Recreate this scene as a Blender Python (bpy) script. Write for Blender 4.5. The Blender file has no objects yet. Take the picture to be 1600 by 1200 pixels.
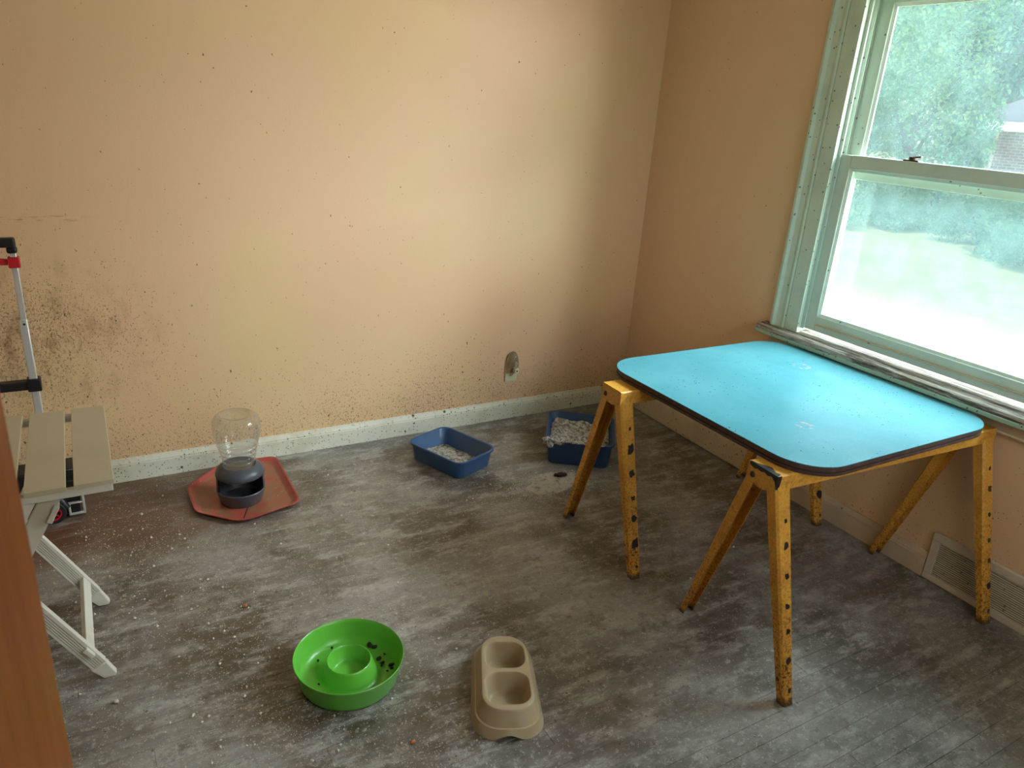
import bpy, bmesh, math, random
import numpy as np
from mathutils import Vector, Matrix
R = math.radians
rnd = random.Random(7)
scene = bpy.context.scene
COL = scene.collection

# ------------------------------------------------------------------ camera
YAW, PIT, ROL, FPX = 0.541961257, 0.364395050, 0.0710234065, 1151.46225
CAM = Vector((-2.66618960, -3.16631800, 1.6))
fw = Vector((math.sin(YAW)*math.cos(PIT), math.cos(YAW)*math.cos(PIT), -math.sin(PIT)))
r0 = Vector((math.cos(YAW), -math.sin(YAW), 0)); u0 = r0.cross(fw)
rt = r0*math.cos(ROL) + u0*math.sin(ROL); up = -r0*math.sin(ROL) + u0*math.cos(ROL)
cd = bpy.data.cameras.new('camera'); cam = bpy.data.objects.new('camera', cd); COL.objects.link(cam)
m = Matrix((rt, up, -fw)).transposed().to_4x4(); m.translation = CAM; cam.matrix_world = m
cd.sensor_width = 36; cd.lens = FPX*36/1600; cd.clip_start = 0.02; cd.clip_end = 400
cd.dof.use_dof = True; cd.dof.focus_distance = 3.0; cd.dof.aperture_fstop = 8.0
scene.camera = cam
# ------------------------------------------------------------------ light
W = bpy.data.worlds.new('world'); scene.world = W; W.use_nodes = True
wn = W.node_tree.nodes; wl = W.node_tree.links
sky = wn.new('ShaderNodeTexSky'); sky.sky_type = 'NISHITA'; sky.sun_disc = False
sky.sun_elevation = R(55); sky.sun_rotation = R(250); sky.air_density = 1.0
wl.new(sky.outputs[0], wn['Background'].inputs[0]); wn['Background'].inputs[1].default_value = 0.2
sd = bpy.data.lights.new('sun', 'SUN'); sd.energy = 2.6; sd.angle = R(1.0); sd.color = (1.0, .96, .88)
sun = bpy.data.objects.new('sun', sd); COL.objects.link(sun)
sun.rotation_euler = Vector((0.62, 0.35, -1.0)).to_track_quat('-Z', 'Y').to_euler()
def daylight(name, loc, aim, w, h, L, col):
    ld = bpy.data.lights.new(name, 'AREA'); ld.shape = 'RECTANGLE'; ld.size = w; ld.size_y = h; ld.energy = L*math.pi*w*h; ld.color = col
    o = bpy.data.objects.new(name, ld); COL.objects.link(o); o.location = loc
    o.rotation_euler = Vector(aim).to_track_quat('-Z', 'Y').to_euler()
daylight('daylight_southeast', (6.0, -14.5, 1.1), (-1, 0, 0), 20, 3.0, 29, (.99, .985, .97))
daylight('daylight_southeast_sky', (6.0, -14.5, 4.8), (-1, 0, 0), 20, 4.4, 12, (1, .98, .97))
daylight('daylight_southeast_high', (6.0, -12.5, 10.5), (-1, 0, -.2), 20, 7, 30, (.92, .97, 1))
daylight('daylight_east', (6.0, -5.2, 5.5), (-1, 0, 0), 7.4, 5.2, 24, (.95, .98, 1))
daylight('daylight_sky', (6.5, -2.0, 7.4), (-1, 0, -.1), 14, 6.6, 14, (.74, .89, 1))
daylight('front_fill', (-.9, -6.5, 2.4), (0, 1, -.12), 5, 3.5, 4.9, (.97, .985, 1))  # added fill lamp, shines in through the added window behind the camera
vs = scene.view_settings
vs.view_transform = 'Standard'; vs.look = 'None'; vs.gamma = 1; vs.use_curve_mapping = False; vs.exposure = 0.0
scene.cycles.use_denoising = True
scene.cycles.max_bounces = 10; scene.cycles.diffuse_bounces = 6; scene.cycles.transparent_max_bounces = 12
scene.cycles.sample_clamp_indirect = 8

# ------------------------------------------------------------------ helpers
def s2l(r, g, b):
    f = lambda c: (c/255/12.92) if c/255 <= .04045 else ((c/255+.055)/1.055)**2.4
    return (f(r), f(g), f(b), 1)

class MB:
    """collects shapes in one bmesh and links them as one object"""
    def __init__(s): s.bm = bmesh.new()
    def verts(s, pts): return [s.bm.verts.new(p) for p in pts]
    def face(s, vs):
        try: return s.bm.faces.new(vs)
        except ValueError: return None
    def box(s, x0, x1, y0, y1, z0, z1):
        v = s.verts([(x, y, z) for z in (z0, z1) for x, y in ((x0, y0), (x1, y0), (x1, y1), (x0, y1))])
        for q in ((3, 2, 1, 0), (4, 5, 6, 7), (0, 1, 5, 4), (1, 2, 6, 5), (2, 3, 7, 6), (3, 0, 4, 7)): s.face([v[i] for i in q])
        return s
    def loft(s, loops, cap0=True, cap1=True, closed=True):
        L = [s.verts(l) for l in loops]; n = len(L[0])
        for a, b in zip(L, L[1:]):
            for i in range(n if closed else n-1):
                j = (i+1) % n; s.face([a[i], a[j], b[j], b[i]])
        if cap0: s.face(L[0][::-1])
        if cap1: s.face(L[-1])
        return L
    def prism(s, poly, z0, z1, ins=0):
        s.loft([[(x, y, z0) for x, y in poly], [(x, y, z1) for x, y in poly]]); return s
    def lathe(s, prof, n=48, cx=0, cy=0, a0=0, a1=None):
        full = a1 is None; a1 = a0+2*math.pi if full else a1
        m_ = n if full else n+1
        rows = []
        for r, z in prof:
            if r < 1e-6: rows.append([s.bm.verts.new((cx, cy, z))])
            else: rows.append([s.bm.verts.new((cx+r*math.cos(a0+(a1-a0)*i/n), cy+r*math.sin(a0+(a1-a0)*i/n), z)) for i in range(m_)])
        for a, b in zip(rows, rows[1:]):
            for i in range(n):
                j = (i+1) % m_ if full else i+1
                if len(a) == 1 and len(b) == 1: continue
                if len(a) == 1: s.face([a[0], b[j], b[i]])
                elif len(b) == 1: s.face([a[i], a[j], b[0]])
                else: s.face([a[i], a[j], b[j], b[i]])
        return s
    def tube(s, path, r, n=10, caps=True):
        path = [Vector(p) for p in path]; loops = []; prev = None
        for i, p in enumerate(path):
            t = (path[min(i+1, len(path)-1)] - path[max(i-1, 0)]).normalized()
            a = t.orthogonal().normalized() if prev is None else (prev - t*prev.dot(t)).normalized()
            prev = a; b = t.cross(a)
            rr = r[i] if isinstance(r, (list, tuple)) else r
            loops.append([tuple(p + a*rr*math.cos(2*math.pi*k/n) + b*rr*math.sin(2*math.pi*k/n)) for k in range(n)])
        s.loft(loops, caps, caps); return s
    def bar(s, a, b, w, h, upv=(0, 0, 1), w2=None, h2=None):
        """rectangular bar from a to b: w across, h along upv"""
        a = Vector(a); b = Vector(b); t = (b-a).normalized(); u = Vector(upv); u = (u - t*u.dot(t)).normalized(); c = t.cross(u)
        ls = []
        for p, ww, hh in ((a, w, h), (b, w2 or w, h2 or h)):
            ls.append([tuple(p + c*x*ww/2 + u*y*hh/2) for x, y in ((-1, -1), (1, -1), (1, 1), (-1, 1))])
        s.loft(ls); return s
    def cyl(s, c, axis, r, h, n=20):
        c = Vector(c); ax = Vector(axis).normalized(); s.tube([c-ax*h/2, c+ax*h/2], r, n); return s
    def build(s, name, mat, parent=None, bevel=0, smooth=40, seg=2, solid=0, recalc=True):
        if recalc: bmesh.ops.recalc_face_normals(s.bm, faces=s.bm.faces)
        me = bpy.data.meshes.new(name); s.bm.to_mesh(me); s.bm.free()
        o = bpy.data.objects.new(name, me); COL.objects.link(o)
        if mat: me.materials.append(mat)
        if smooth:
            me.shade_smooth(); me.set_sharp_from_angle(angle=R(smooth))
        if parent: o.parent = parent
        if solid:
            md = o.modifiers.new('solidify', 'SOLIDIFY'); md.thickness = solid
        if bevel:
            md = o.modifiers.new('bevel', 'BEVEL'); md.width = bevel; md.segments = seg; md.limit_method = 'ANGLE'; md.angle_limit = R(35)
            md.harden_normals = False
        return o

def tag(o, label=None, cat=None, group=None, kind=None):
    if label: o['label'] = label
    if cat: o['category'] = cat
    if group: o['group'] = group
    if kind: o['kind'] = kind
    return o
def thing(name, label, cat, loc=(0, 0, 0), rz=0, group=None):
    o = bpy.data.objects.new(name, None); COL.objects.link(o); o.empty_display_size = .05
    o.location = loc; o.rotation_euler = (0, 0, rz); tag(o, label, cat, group); return o
def copy_tree(o, parent=None):
    c = o.copy(); COL.objects.link(c)
    if parent: c.parent = parent
    for ch in list(o.children): copy_tree(ch, c)
    return c
def rrect(w, l, r, n=6, z=0, cx=0, cy=0):
    pts = []
    for sx, sy, a in ((1, 1, 0), (-1, 1, 90), (-1, -1, 180), (1, -1, 270)):
        for k in range(n+1):
            t = R(a + 90*k/n)
            pts.append((cx + sx*(w/2-r) + r*math.cos(t), cy + sy*(l/2-r) + r*math.sin(t), z))
    return pts

# ------------------------------------------------------------------ materials
class NT:
    def __init__(s, name, rough=.5, spec=.5, metal=0):
        s.m = bpy.data.materials.new(name); s.m.use_nodes = True
        s.n = s.m.node_tree.nodes; s.l = s.m.node_tree.links; s.p = s.n['Principled BSDF']
        s.p.inputs['Roughness'].default_value = rough; s.p.inputs['Specular IOR Level'].default_value = spec
        s.p.inputs['Metallic'].default_value = metal
        s.out = s.n['Material Output']
        s._pos = None
    def put(s, inp, v):
        if isinstance(v, bpy.types.NodeSocket): s.l.new(v, inp)
        else: inp.default_value = v
    def pos(s):
        if s._pos is None: s._pos = s.n.new('ShaderNodeNewGeometry').outputs['Position']
        return s._pos
    def obj(s): return s.n.new('ShaderNodeTexCoord').outputs['Object']
    def orand(s): return s.n.new('ShaderNodeObjectInfo').outputs['Random']
    def map(s, v, scale=(1, 1, 1), loc=(0, 0, 0)):
        k = s.n.new('ShaderNodeMapping'); s.l.new(v, k.inputs[0]); k.inputs['Scale'].default_value = scale
        s.put(k.inputs['Location'], loc); return k.outputs[0]
    def noise(s, v, scale, detail=4, rough=.55, dist=0):
        k = s.n.new('ShaderNodeTexNoise'); s.l.new(v, k.inputs['Vector']); k.inputs['Scale'].default_value = scale
        k.inputs['Detail'].default_value = detail; k.inputs['Roughness'].default_value = rough; k.inputs['Distortion'].default_value = dist
        return k.outputs['Fac']
    def voro(s, v, scale, rand=1):
        k = s.n.new('ShaderNodeTexVoronoi'); s.l.new(v, k.inputs['Vector']); k.inputs['Scale'].default_value = scale
        k.inputs['Randomness'].default_value = rand; return k.outputs['Distance'], k.outputs['Color']
    def math(s, op, a, b=0.0, clamp=False):
        k = s.n.new('ShaderNodeMath'); k.operation = op; k.use_clamp = clamp; s.put(k.inputs[0], a); s.put(k.inputs[1], b); return k.outputs[0]
    def ramp(s, v, a, b, lo=0.0, hi=1.0):
        k = s.n.new('ShaderNodeMapRange'); k.interpolation_type = 'SMOOTHSTEP'; s.l.new(v, k.inputs[0])
        k.inputs[1].default_value = a; k.inputs[2].default_value = b; s.put(k.inputs[3], lo); s.put(k.inputs[4], hi); return k.outputs[0]
    def xyz(s, v):
        k = s.n.new('ShaderNodeSeparateXYZ'); s.l.new(v, k.inputs[0]); return k.outputs
    def mix(s, f, a, b):
        k = s.n.new('ShaderNodeMix'); k.data_type = 'RGBA'; s.put(k.inputs[0], f); s.put(k.inputs[6], a); s.put(k.inputs[7], b); return k.outputs[2]
    def bump(s, h, st=.3, d=.01):
        k = s.n.new('ShaderNodeBump'); s.l.new(h, k.inputs['Height']); k.inputs['Strength'].default_value = st; k.inputs['Distance'].default_value = d
        s.l.new(k.outputs[0], s.p.inputs['Normal'])
    def color(s, c): s.put(s.p.inputs['Base Color'], c); return s
    def rough(s, c): s.put(s.p.inputs['Roughness'], c); return s
    def specks(s, v, scale, dens, rad=.28):
        """dots: voronoi cells kept with probability dens (value or socket)"""
        d, c = s.voro(v, scale)
        keep = s.math('LESS_THAN', s.xyz(c)[0], dens)
        size = s.math('MULTIPLY', s.xyz(c)[1], rad)
        return s.math('MULTIPLY', s.math('LESS_THAN', d, size), keep)

def plain(name, col, rough=.5, spec=.5, metal=0, dirt=None, amt=.4, scale=6, bump=0):
    t = NT(name, rough, spec, metal)
    if dirt:
        f = t.ramp(t.noise(t.obj(), scale, 5, .6), .45, .75, 0.0, amt); t.color(t.mix(f, col, dirt))
        if bump: t.bump(t.noise(t.obj(), scale*12, 3), bump, .002)
    else: t.color(col)
    return t.m

def wall_mat(name, base, tan, left_grime=True, dens=1.0):
    t = NT(name, .5, .4); P = t.pos(); X, Y, Z = t.xyz(P)
    c = t.mix(t.ramp(t.noise(P, 1.3, 3, .5), .35, .7), base, tan)
    Pw = t.map(P, (1, 1, .8))
    if left_grime:
        # long standing stain where animals rubbed the wall, low and towards the left
        dx = t.math('MULTIPLY', t.math('ADD', X, 3.02), 1.05); dz = t.math('MULTIPLY', t.math('SUBTRACT', Z, .64), 1.7)
        dx = dx; rr = t.math('SQRT', t.math('ADD', t.math('MULTIPLY', dx, dx), t.math('MULTIPLY', dz, dz)))
        blot = t.ramp(rr, .12, .85, 1.0, 0.0)
        n = t.noise(t.map(P, (1, 1, .55)), 15, 8, .72)
        f = t.math('MULTIPLY', blot, t.ramp(n, .44, .68, .08, .6), True)
        c = t.mix(f, c, s2l(120, 82, 40))
        # line of old rubbing at shoulder height
        ln = t.math('MULTIPLY', t.ramp(t.math('ABSOLUTE', t.math('SUBTRACT', Z, 1.095)), .004, .02, 1.0, 0.0), t.ramp(X, -2.78, -2.6, 1.0, 0.0))
        c = t.mix(t.math('MULTIPLY', ln, t.ramp(t.noise(t.map(P, (6, 1, 40)), 3, 3), .5, .68, 0.0, .7)), c, s2l(130, 92, 48))
    else: blot = t.math('MULTIPLY', X, 0.0)
    # dense fly-speck and mould grime that thickens near the baseboard
    low = t.ramp(Z, .10, .55, 1.0, 0.0); mid = t.ramp(Z, .3, 1.4, 1.0, 0.0)
    patch = t.ramp(t.noise(P, 2.2, 3, .6), .4, .7)
    den = t.math('ADD', t.math('MULTIPLY', low, .75), t.math('ADD', t.math('MULTIPLY', blot, 1.0), t.math('MULTIPLY', t.math('MULTIPLY', mid, patch), .3)), True)
    den = t.math('MULTIPLY', den, dens)
    for sc_, st_, off_ in ((230, .6, 0), (115, .6, 9)):
        fl = t.noise(t.map(P, (1, 1, .6), (off_, 0, 0)), sc_, 3, .65)
        thr = t.math('SUBTRACT', .73, t.math('MULTIPLY', den, .175))
        dlt = t.ramp(t.math('SUBTRACT', fl, thr), 0.0, .03, 0.0, st_)
        c = t.mix(dlt, c, s2l(112, 78, 44))
    wob = t.n.new('ShaderNodeVectorMath'); wob.operation = 'ADD'
    nz = t.n.new('ShaderNodeTexNoise'); t.l.new(P, nz.inputs['Vector']); nz.inputs['Scale'].default_value = 60
    sc = t.n.new('ShaderNodeVectorMath'); sc.operation = 'SCALE'; t.l.new(nz.outputs['Color'], sc.inputs[0]); sc.inputs['Scale'].default_value = .022
    t.l.new(P, wob.inputs[0]); t.l.new(sc.outputs[0], wob.inputs[1]); Q = wob.outputs[0]
    dens1 = t.math('ADD', t.math('MULTIPLY', t.math('ADD', low, t.math('MULTIPLY', blot, 1.3)), .5*dens), t.math('ADD', t.math('MULTIPLY', t.math('MULTIPLY', mid, patch), .12*dens), .01))
    sp = t.specks(t.map(Q, (1, 1, .6)), 190, dens1, .38)
    c = t.mix(t.math('MULTIPLY', sp, .7), c, s2l(92, 62, 34))
    dens2 = t.math('ADD', t.math('MULTIPLY', t.math('ADD', low, t.math('MULTIPLY', blot, .9)), .2*dens), .012)
    sp2 = t.specks(t.map(Q, (1, 1, .7)), 60, dens2, .24)
    c = t.mix(t.math('MULTIPLY', sp2, .85), c, s2l(66, 42, 24))
    sp3 = t.specks(t.map(Q, (1, 1, .55)), 17, t.math('ADD', t.math('MULTIPLY', mid, .08*dens), .012), .12)
    c = t.mix(t.math('MULTIPLY', sp3, .9), c, s2l(58, 38, 24))
    t.color(c)
    t.bump(t.noise(P, 130, 3, .6), .12, .004)
    return t.m

M = {}
M['wall'] = wall_mat('peach_paint', s2l(222, 183, 147), s2l(218, 187, 141))
M['wall2'] = wall_mat('peach_paint_side', s2l(224, 191, 157), s2l(219, 190, 150), False, .4)
M['wall3'] = plain('plain_peach_paint', s2l(224, 198, 166), .6)
M['ceiling'] = plain('ceiling_paint', s2l(232, 226, 208), .7)

def floor_mat():
    t = NT('grimy_oak', .45, 1.0); P = t.pos(); X, Y, Z = t.xyz(P)
    S = t.map(P, (1, 2.6, 1))
    base = t.mix(t.ramp(t.noise(P, 2.0, 6, .66), .38, .68), s2l(72, 61, 46), s2l(158, 157, 152))
    base = t.mix(t.ramp(t.noise(S, 6, 7, .75), .45, .68, 0.0, .8), base, s2l(184, 183, 178))
    base = t.mix(t.ramp(t.noise(P, 8, 7, .75), .5, .66, 0.0, .75), base, s2l(74, 62, 48))
    base = t.mix(t.ramp(t.noise(P, 38, 5, .8), .54, .68, 0.0, .7), base, s2l(196, 195, 190))
    base = t.mix(t.ramp(t.noise(t.map(P, (1, 1, 1), (3, 5, 0)), 46, 5, .8), .55, .68, 0.0, .7), base, s2l(58, 48, 38))
    # bare varnished wood where furniture stood, by the far left wall
    bare = t.math('MULTIPLY', t.ramp(X, -2.6, -1.75, 1.0, 0.0), t.ramp(Y, -.75, -.42))
    base = t.mix(t.math('MULTIPLY', bare, t.ramp(t.noise(S, 5, 4), .3, .6, .35, .95)), base, s2l(98, 62, 34))
    base = t.mix(t.math('MULTIPLY', t.orand(), .14), base, s2l(96, 82, 64))
    d = t.specks(P, 190, t.ramp(t.noise(P, 2.6, 4), .4, .65, .08, .34), .42)
    base = t.mix(t.math('MULTIPLY', d, .6), base, s2l(214, 208, 196))
    k = t.specks(P, 70, .08, .3)
    base = t.mix(t.math('MULTIPLY', k, .75), base, s2l(34, 28, 22))
    t.color(base)
    t.rough(t.ramp(t.noise(P, 5, 5, .65), .35, .7, .3, .52))
    h = t.math('ADD', t.noise(P, 70, 6, .75), t.math('MULTIPLY', d, .5))
    t.bump(h, .5, .005)
    return t.m
M['floor'] = floor_mat()
M['subfloor'] = plain('subfloor_dirt', s2l(34, 27, 20), .9)

def trim_mat(name, base, dirt, dens=.5):
    t = NT(name, .45, .4); P = t.pos(); Z = t.xyz(P)[2]
    c = t.mix(t.ramp(t.noise(P, 5, 5, .65), .45, .75, 0.0, .55), base, dirt)
    n = t.noise(P, 60, 4, .7); c = t.mix(t.ramp(n, .58, .72, 0.0, .6*dens), c, s2l(110, 92, 62))
    c = t.mix(t.math('MULTIPLY', t.specks(P, 90, .4*dens, .4), .8), c, s2l(72, 56, 36))
    c = t.mix(t.math('MULTIPLY', t.specks(P, 24, .22*dens, .22), .9), c, s2l(48, 36, 22))
    t.color(c); t.bump(n, .12, .003); return t.m
M['base'] = trim_mat('dirty_trim', s2l(216, 214, 198), s2l(186, 176, 146), 1.0)
M['base2'] = trim_mat('tan_trim', s2l(196, 182, 156), s2l(170, 150, 118), .3)
M['vent'] = trim_mat('vent_paint', s2l(206, 198, 182), s2l(176, 164, 140), .3)
M['sash'] = trim_mat('window_paint', s2l(200, 216, 204), s2l(180, 196, 182), .12)
M['casing'] = trim_mat('casing_paint', s2l(198, 218, 202), s2l(170, 190, 172), .28)
def sill_mat():
    t = NT('weathered_sill', .7, .3); P = t.pos(); S = t.map(P, (22, 1.6, 22)); n = t.noise(S, 3.2, 6, .75)
    c = t.mix(t.ramp(n, .42, .58), s2l(84, 74, 64), s2l(178, 172, 163))
    c = t.mix(t.ramp(t.noise(P, 5, 4), .55, .75, 0.0, .5), c, s2l(150, 128, 98))
    t.color(c); t.bump(n, .6, .004); return t.m
M['sill'] = sill_mat()
M['sill_edge'] = trim_mat('sill_edge_paint', s2l(160, 190, 168), s2l(130, 150, 126), .5)
M['black'] = plain('black_gap', s2l(14, 13, 12), .8)

def glass_mat(name, veil, tint):
    t = NT(name); t.n.remove(t.p)
    tr = t.n.new('ShaderNodeBsdfTransparent'); tr.inputs[0].default_value = tint
    gl = t.n.new('ShaderNodeBsdfGlossy'); gl.inputs['Roughness'].default_value = .03
    lw = t.n.new('ShaderNodeLayerWeight'); lw.inputs[0].default_value = .5
    m1 = t.n.new('ShaderNodeMixShader'); t.l.new(t.math('ADD', t.math('MULTIPLY', t.math('POWER', lw.outputs['Facing'], 4.0), .5), .03), m1.inputs[0]); t.l.new(tr.outputs[0], m1.inputs[1]); t.l.new(gl.outputs[0], m1.inputs[2])
    tl = t.n.new('ShaderNodeBsdfTranslucent'); tl.inputs[0].default_value = (.62, .97, 1, 1)
    m2 = t.n.new('ShaderNodeMixShader'); P = t.pos()
    t.put(m2.inputs[0], t.ramp(t.noise(P, 8, 5, .7), .3, .75, veil*.7, veil*1.3))
    t.l.new(m1.outputs[0], m2.inputs[1]); t.l.new(tl.outputs[0], m2.inputs[2]); t.l.new(m2.outputs[0], t.out.inputs[0]); return t.m
M['glass'] = glass_mat('dusty_glass', .026, (.95, .98, .98, 1))
M['screen'] = glass_mat('insect_screen', .018, (.88, .93, .92, 1))

def yellow_mat():
    t = NT('worn_yellow_enamel', .4, .5); P = t.obj(); Z = t.xyz(t.pos())[2]
    c = t.mix(t.ramp(t.noise(P, 9, 5, .6), .4, .7), s2l(214, 158, 60), s2l(196, 138, 50))
    low = t.ramp(Z, .02, .55, 1.0, 0.3)
    g = t.noise(P, 130, 4, .75)
    c = t.mix(t.math('MULTIPLY', t.ramp(g, .46, .60), t.math('MULTIPLY', low, .85)), c, s2l(92, 60, 26))
    g2 = t.noise(P, 22, 5, .7)
    c = t.mix(t.math('MULTIPLY', t.ramp(g2, .60, .64), low), c, s2l(60, 38, 22))
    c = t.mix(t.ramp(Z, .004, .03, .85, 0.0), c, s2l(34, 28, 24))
    t.color(c); t.rough(t.ramp(g, .4, .65, .34, .6)); return t.m
M['yellow'] = yellow_mat()
M['bare'] = plain('bare_steel', s2l(40, 36, 36), .35, .5, .2)
M['bolt'] = plain('bolt_steel', s2l(74, 64, 54), .4, .5, .6)

def teal_mat():
    t = NT('teal_laminate', .42, .12); P = t.obj()
    c = t.mix(t.ramp(t.noise(P, 3, 5, .6), .35, .7), s2l(72, 137, 149), s2l(84, 145, 157))
    c = t.mix(t.math('MULTIPLY', t.ramp(t.noise(P, 160, 3, .7), .55, .7), .2), c, s2l(130, 196, 190))
    c = t.mix(t.math('MULTIPLY', t.specks(P, 95, t.ramp(t.noise(P, 4, 3), .45, .62, .04, .5), .28), .95), c, s2l(26, 40, 44))
    c = t.mix(t.math('MULTIPLY', t.specks(P, 26, .05, .14), .9), c, s2l(30, 36, 40))
    # two ring-shaped worn scuffs
    for (sx, sy, rr) in ((.276, .179, .028), (-.209, -.243, .022)):
        X, Y, Z = t.xyz(P); dx = t.math('SUBTRACT', X, sx); dy = t.math('SUBTRACT', Y, sy)
        d = t.math('SQRT', t.math('ADD', t.math('MULTIPLY', dx, dx), t.math('MULTIPLY', dy, dy)))
        ring = t.ramp(t.math('ABSOLUTE', t.math('SUBTRACT', d, rr)), .002, .011, 1.0, 0.0)
        c = t.mix(t.math('MULTIPLY', ring, t.ramp(t.noise(P, 70, 4), .48, .58, 0.0, .8)), c, s2l(176, 150, 150))
    t.color(c); t.rough(t.ramp(t.noise(P, 7, 5), .3, .7, .36, .5)); t.bump(t.noise(P, 220, 2), .06, .002); return t.m
M['teal'] = teal_mat()
M['ply'] = plain('dark_board_edge', s2l(66, 46, 40), .6, .4, 0, s2l(104, 76, 64), .6, 30, .3)
M['ply2'] = plain('board_core', s2l(52, 38, 34), .8)
M['green'] = plain('lime_plastic', s2l(98, 184, 62), .3, .5, 0, s2l(110, 174, 64), .4, 8)
M['beige'] = plain('beige_plastic', s2l(170, 153, 124), .36, .5, 0, s2l(154, 136, 104), .6, 14)
M['blue'] = plain('blue_plastic', s2l(44, 78, 122), .34, .5, 0, s2l(62, 90, 124), .5, 12)
M['blue2'] = plain('navy_plastic', s2l(34, 62, 100), .38, .5, 0, s2l(58, 84, 118), .5, 12)
def litter_mat():
    t = NT('cat_litter', .9, .2); P = t.pos(); n = t.noise(P, 60, 5, .75)
    c = t.mix(t.ramp(n, .36, .62), s2l(96, 92, 82), s2l(206, 202, 190)); c = t.mix(t.ramp(t.noise(P, 11, 4, .65), .56, .68, 0.0, .85), c, s2l(84, 74, 58))
    c = t.mix(t.math('MULTIPLY', t.specks(P, 150, .25, .4), .8), c, s2l(60, 56, 52))
    t.color(c); t.bump(n, .9, .01); return t.m
M['litter'] = litter_mat()
M['litter2'] = plain('dirty_litter', s2l(172, 166, 154), .9, .2, 0, s2l(92, 86, 76), .9, 34, .9)
M['grain'] = plain('litter_grain', s2l(206, 198, 180), .8)
M['tray'] = None
def tray_mat():
    t = NT('red_tray', .38, .5); P = t.obj(); Z = t.xyz(P)[2]
    c = t.mix(t.ramp(t.noise(P, 9, 5), .4, .7), s2l(176, 78, 70), s2l(160, 66, 58))
    f = t.math('MULTIPLY', t.ramp(t.noise(P, 13, 6, .7), .36, .56), t.ramp(Z, .006, .012, .85, 0.0))
    c = t.mix(f, c, s2l(140, 104, 72)); c = t.mix(t.math('MULTIPLY', t.specks(P, 120, .12, .35), .7), c, s2l(190, 176, 150)); t.color(c); return t.m
M['tray'] = tray_mat()
M['slate'] = plain('slate_plastic', s2l(72, 76, 84), .36, .5, 0, s2l(96, 98, 100), .4, 14)
def clear_mat():
    t = NT('clear_plastic'); t.n.remove(t.p)
    tr = t.n.new('ShaderNodeBsdfTransparent'); tr.inputs[0].default_value = (.93, .93, .91, 1)
    gl = t.n.new('ShaderNodeBsdfGlossy'); gl.inputs['Roughness'].default_value = .08
    lw = t.n.new('ShaderNodeLayerWeight'); lw.inputs[0].default_value = .35
    m1 = t.n.new('ShaderNodeMixShader'); t.put(m1.inputs[0], t.ramp(lw.outputs['Facing'], 0, 1, .05, .55)); t.l.new(tr.outputs[0], m1.inputs[1]); t.l.new(gl.outputs[0], m1.inputs[2])
    df = t.n.new('ShaderNodeBsdfDiffuse'); df.inputs[0].default_value = s2l(200, 196, 186)
    m2 = t.n.new('ShaderNodeMixShader'); m2.inputs[0].default_value = .10
    t.l.new(m1.outputs[0], m2.inputs[1]); t.l.new(df.outputs[0], m2.inputs[2]); t.l.new(m2.outputs[0], t.out.inputs[0]); return t.m
M['clear'] = clear_mat()
M['white'] = plain('white_resin', s2l(206, 202, 190), .45, .5, 0, s2l(176, 168, 148), .5, 10)
M['slat'] = plain('cream_resin', s2l(190, 180, 152), .5, .4, 0, s2l(178, 166, 134), .5, 5)
M['alu'] = plain('aluminium', s2l(206, 206, 204), .35, .5, .5)
M['blackp'] = plain('black_plastic', s2l(22, 22, 24), .4)
M['red'] = plain('red_plastic', s2l(186, 28, 40), .4)
M['rubber'] = plain('black_rubber', s2l(18, 18, 18), .7)
M['doorwood'] = None
def door_mat():
    t = NT('orange_varnish', .3, .5); P = t.obj(); n = t.noise(t.map(P, (30, 30, 1.5)), 2, 5, .6)
    t.color(t.mix(t.ramp(n, .35, .7), s2l(200, 122, 62), s2l(182, 104, 50))); return t.m
M['doorwood'] = door_mat()
M['ivory'] = plain('ivory_plastic', s2l(214, 210, 180), .4)
M['amber'] = plain('smoky_shade', s2l(150, 124, 88), .3)
M['kibble'] = plain('kibble', s2l(44, 28, 18), .8)

# ------------------------------------------------------------------ room shell
XL, YS, HC = -3.6, -3.32, 2.46
BBH = .102
YL, YR, ZB, ZT = -1.09, -2.39, .745, 2.09           # rough window opening

f = MB().box(XL-.1, .12, YS-.1, .12, -.06, -.013).box(XL-.1, -1.9, -4.7, YS-.1, -.06, -.013).box(XL, -2.0, -4.6, YS+.05, -.013, 0).build('floor', M['subfloor'], smooth=0)
tag(f, 'dark grimy strip wood floor dusted with cat litter', kind='structure')
BW = .0635
row = 0; y = 0.0
while y > YS-.06:
    x = XL; off = rnd.uniform(.3, 1.5)
    cuts = [XL]; q = XL+off
    while q < -.25: cuts.append(q); q += rnd.uniform(1.1, 2.0)
    cuts.append(0.0)
    for a, b in zip(cuts, cuts[1:]):
        g = .0003; dz = rnd.uniform(-.0004, .0002); c = .0007
        mb = MB(); x0, x1, y0, y1 = a+g, b-g, y-BW+g, y-g
        loop = lambda i, z: [(x0+i, y0+i, z), (x1-i, y0+i, z), (x1-i, y1-i, z), (x0+i, y1-i, z)]
        mb.loft([loop(0, -.0128), loop(0, dz-c), loop(c, dz)])
        mb.build('floor_board', M['floor'], f, smooth=0)
    y -= BW

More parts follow.
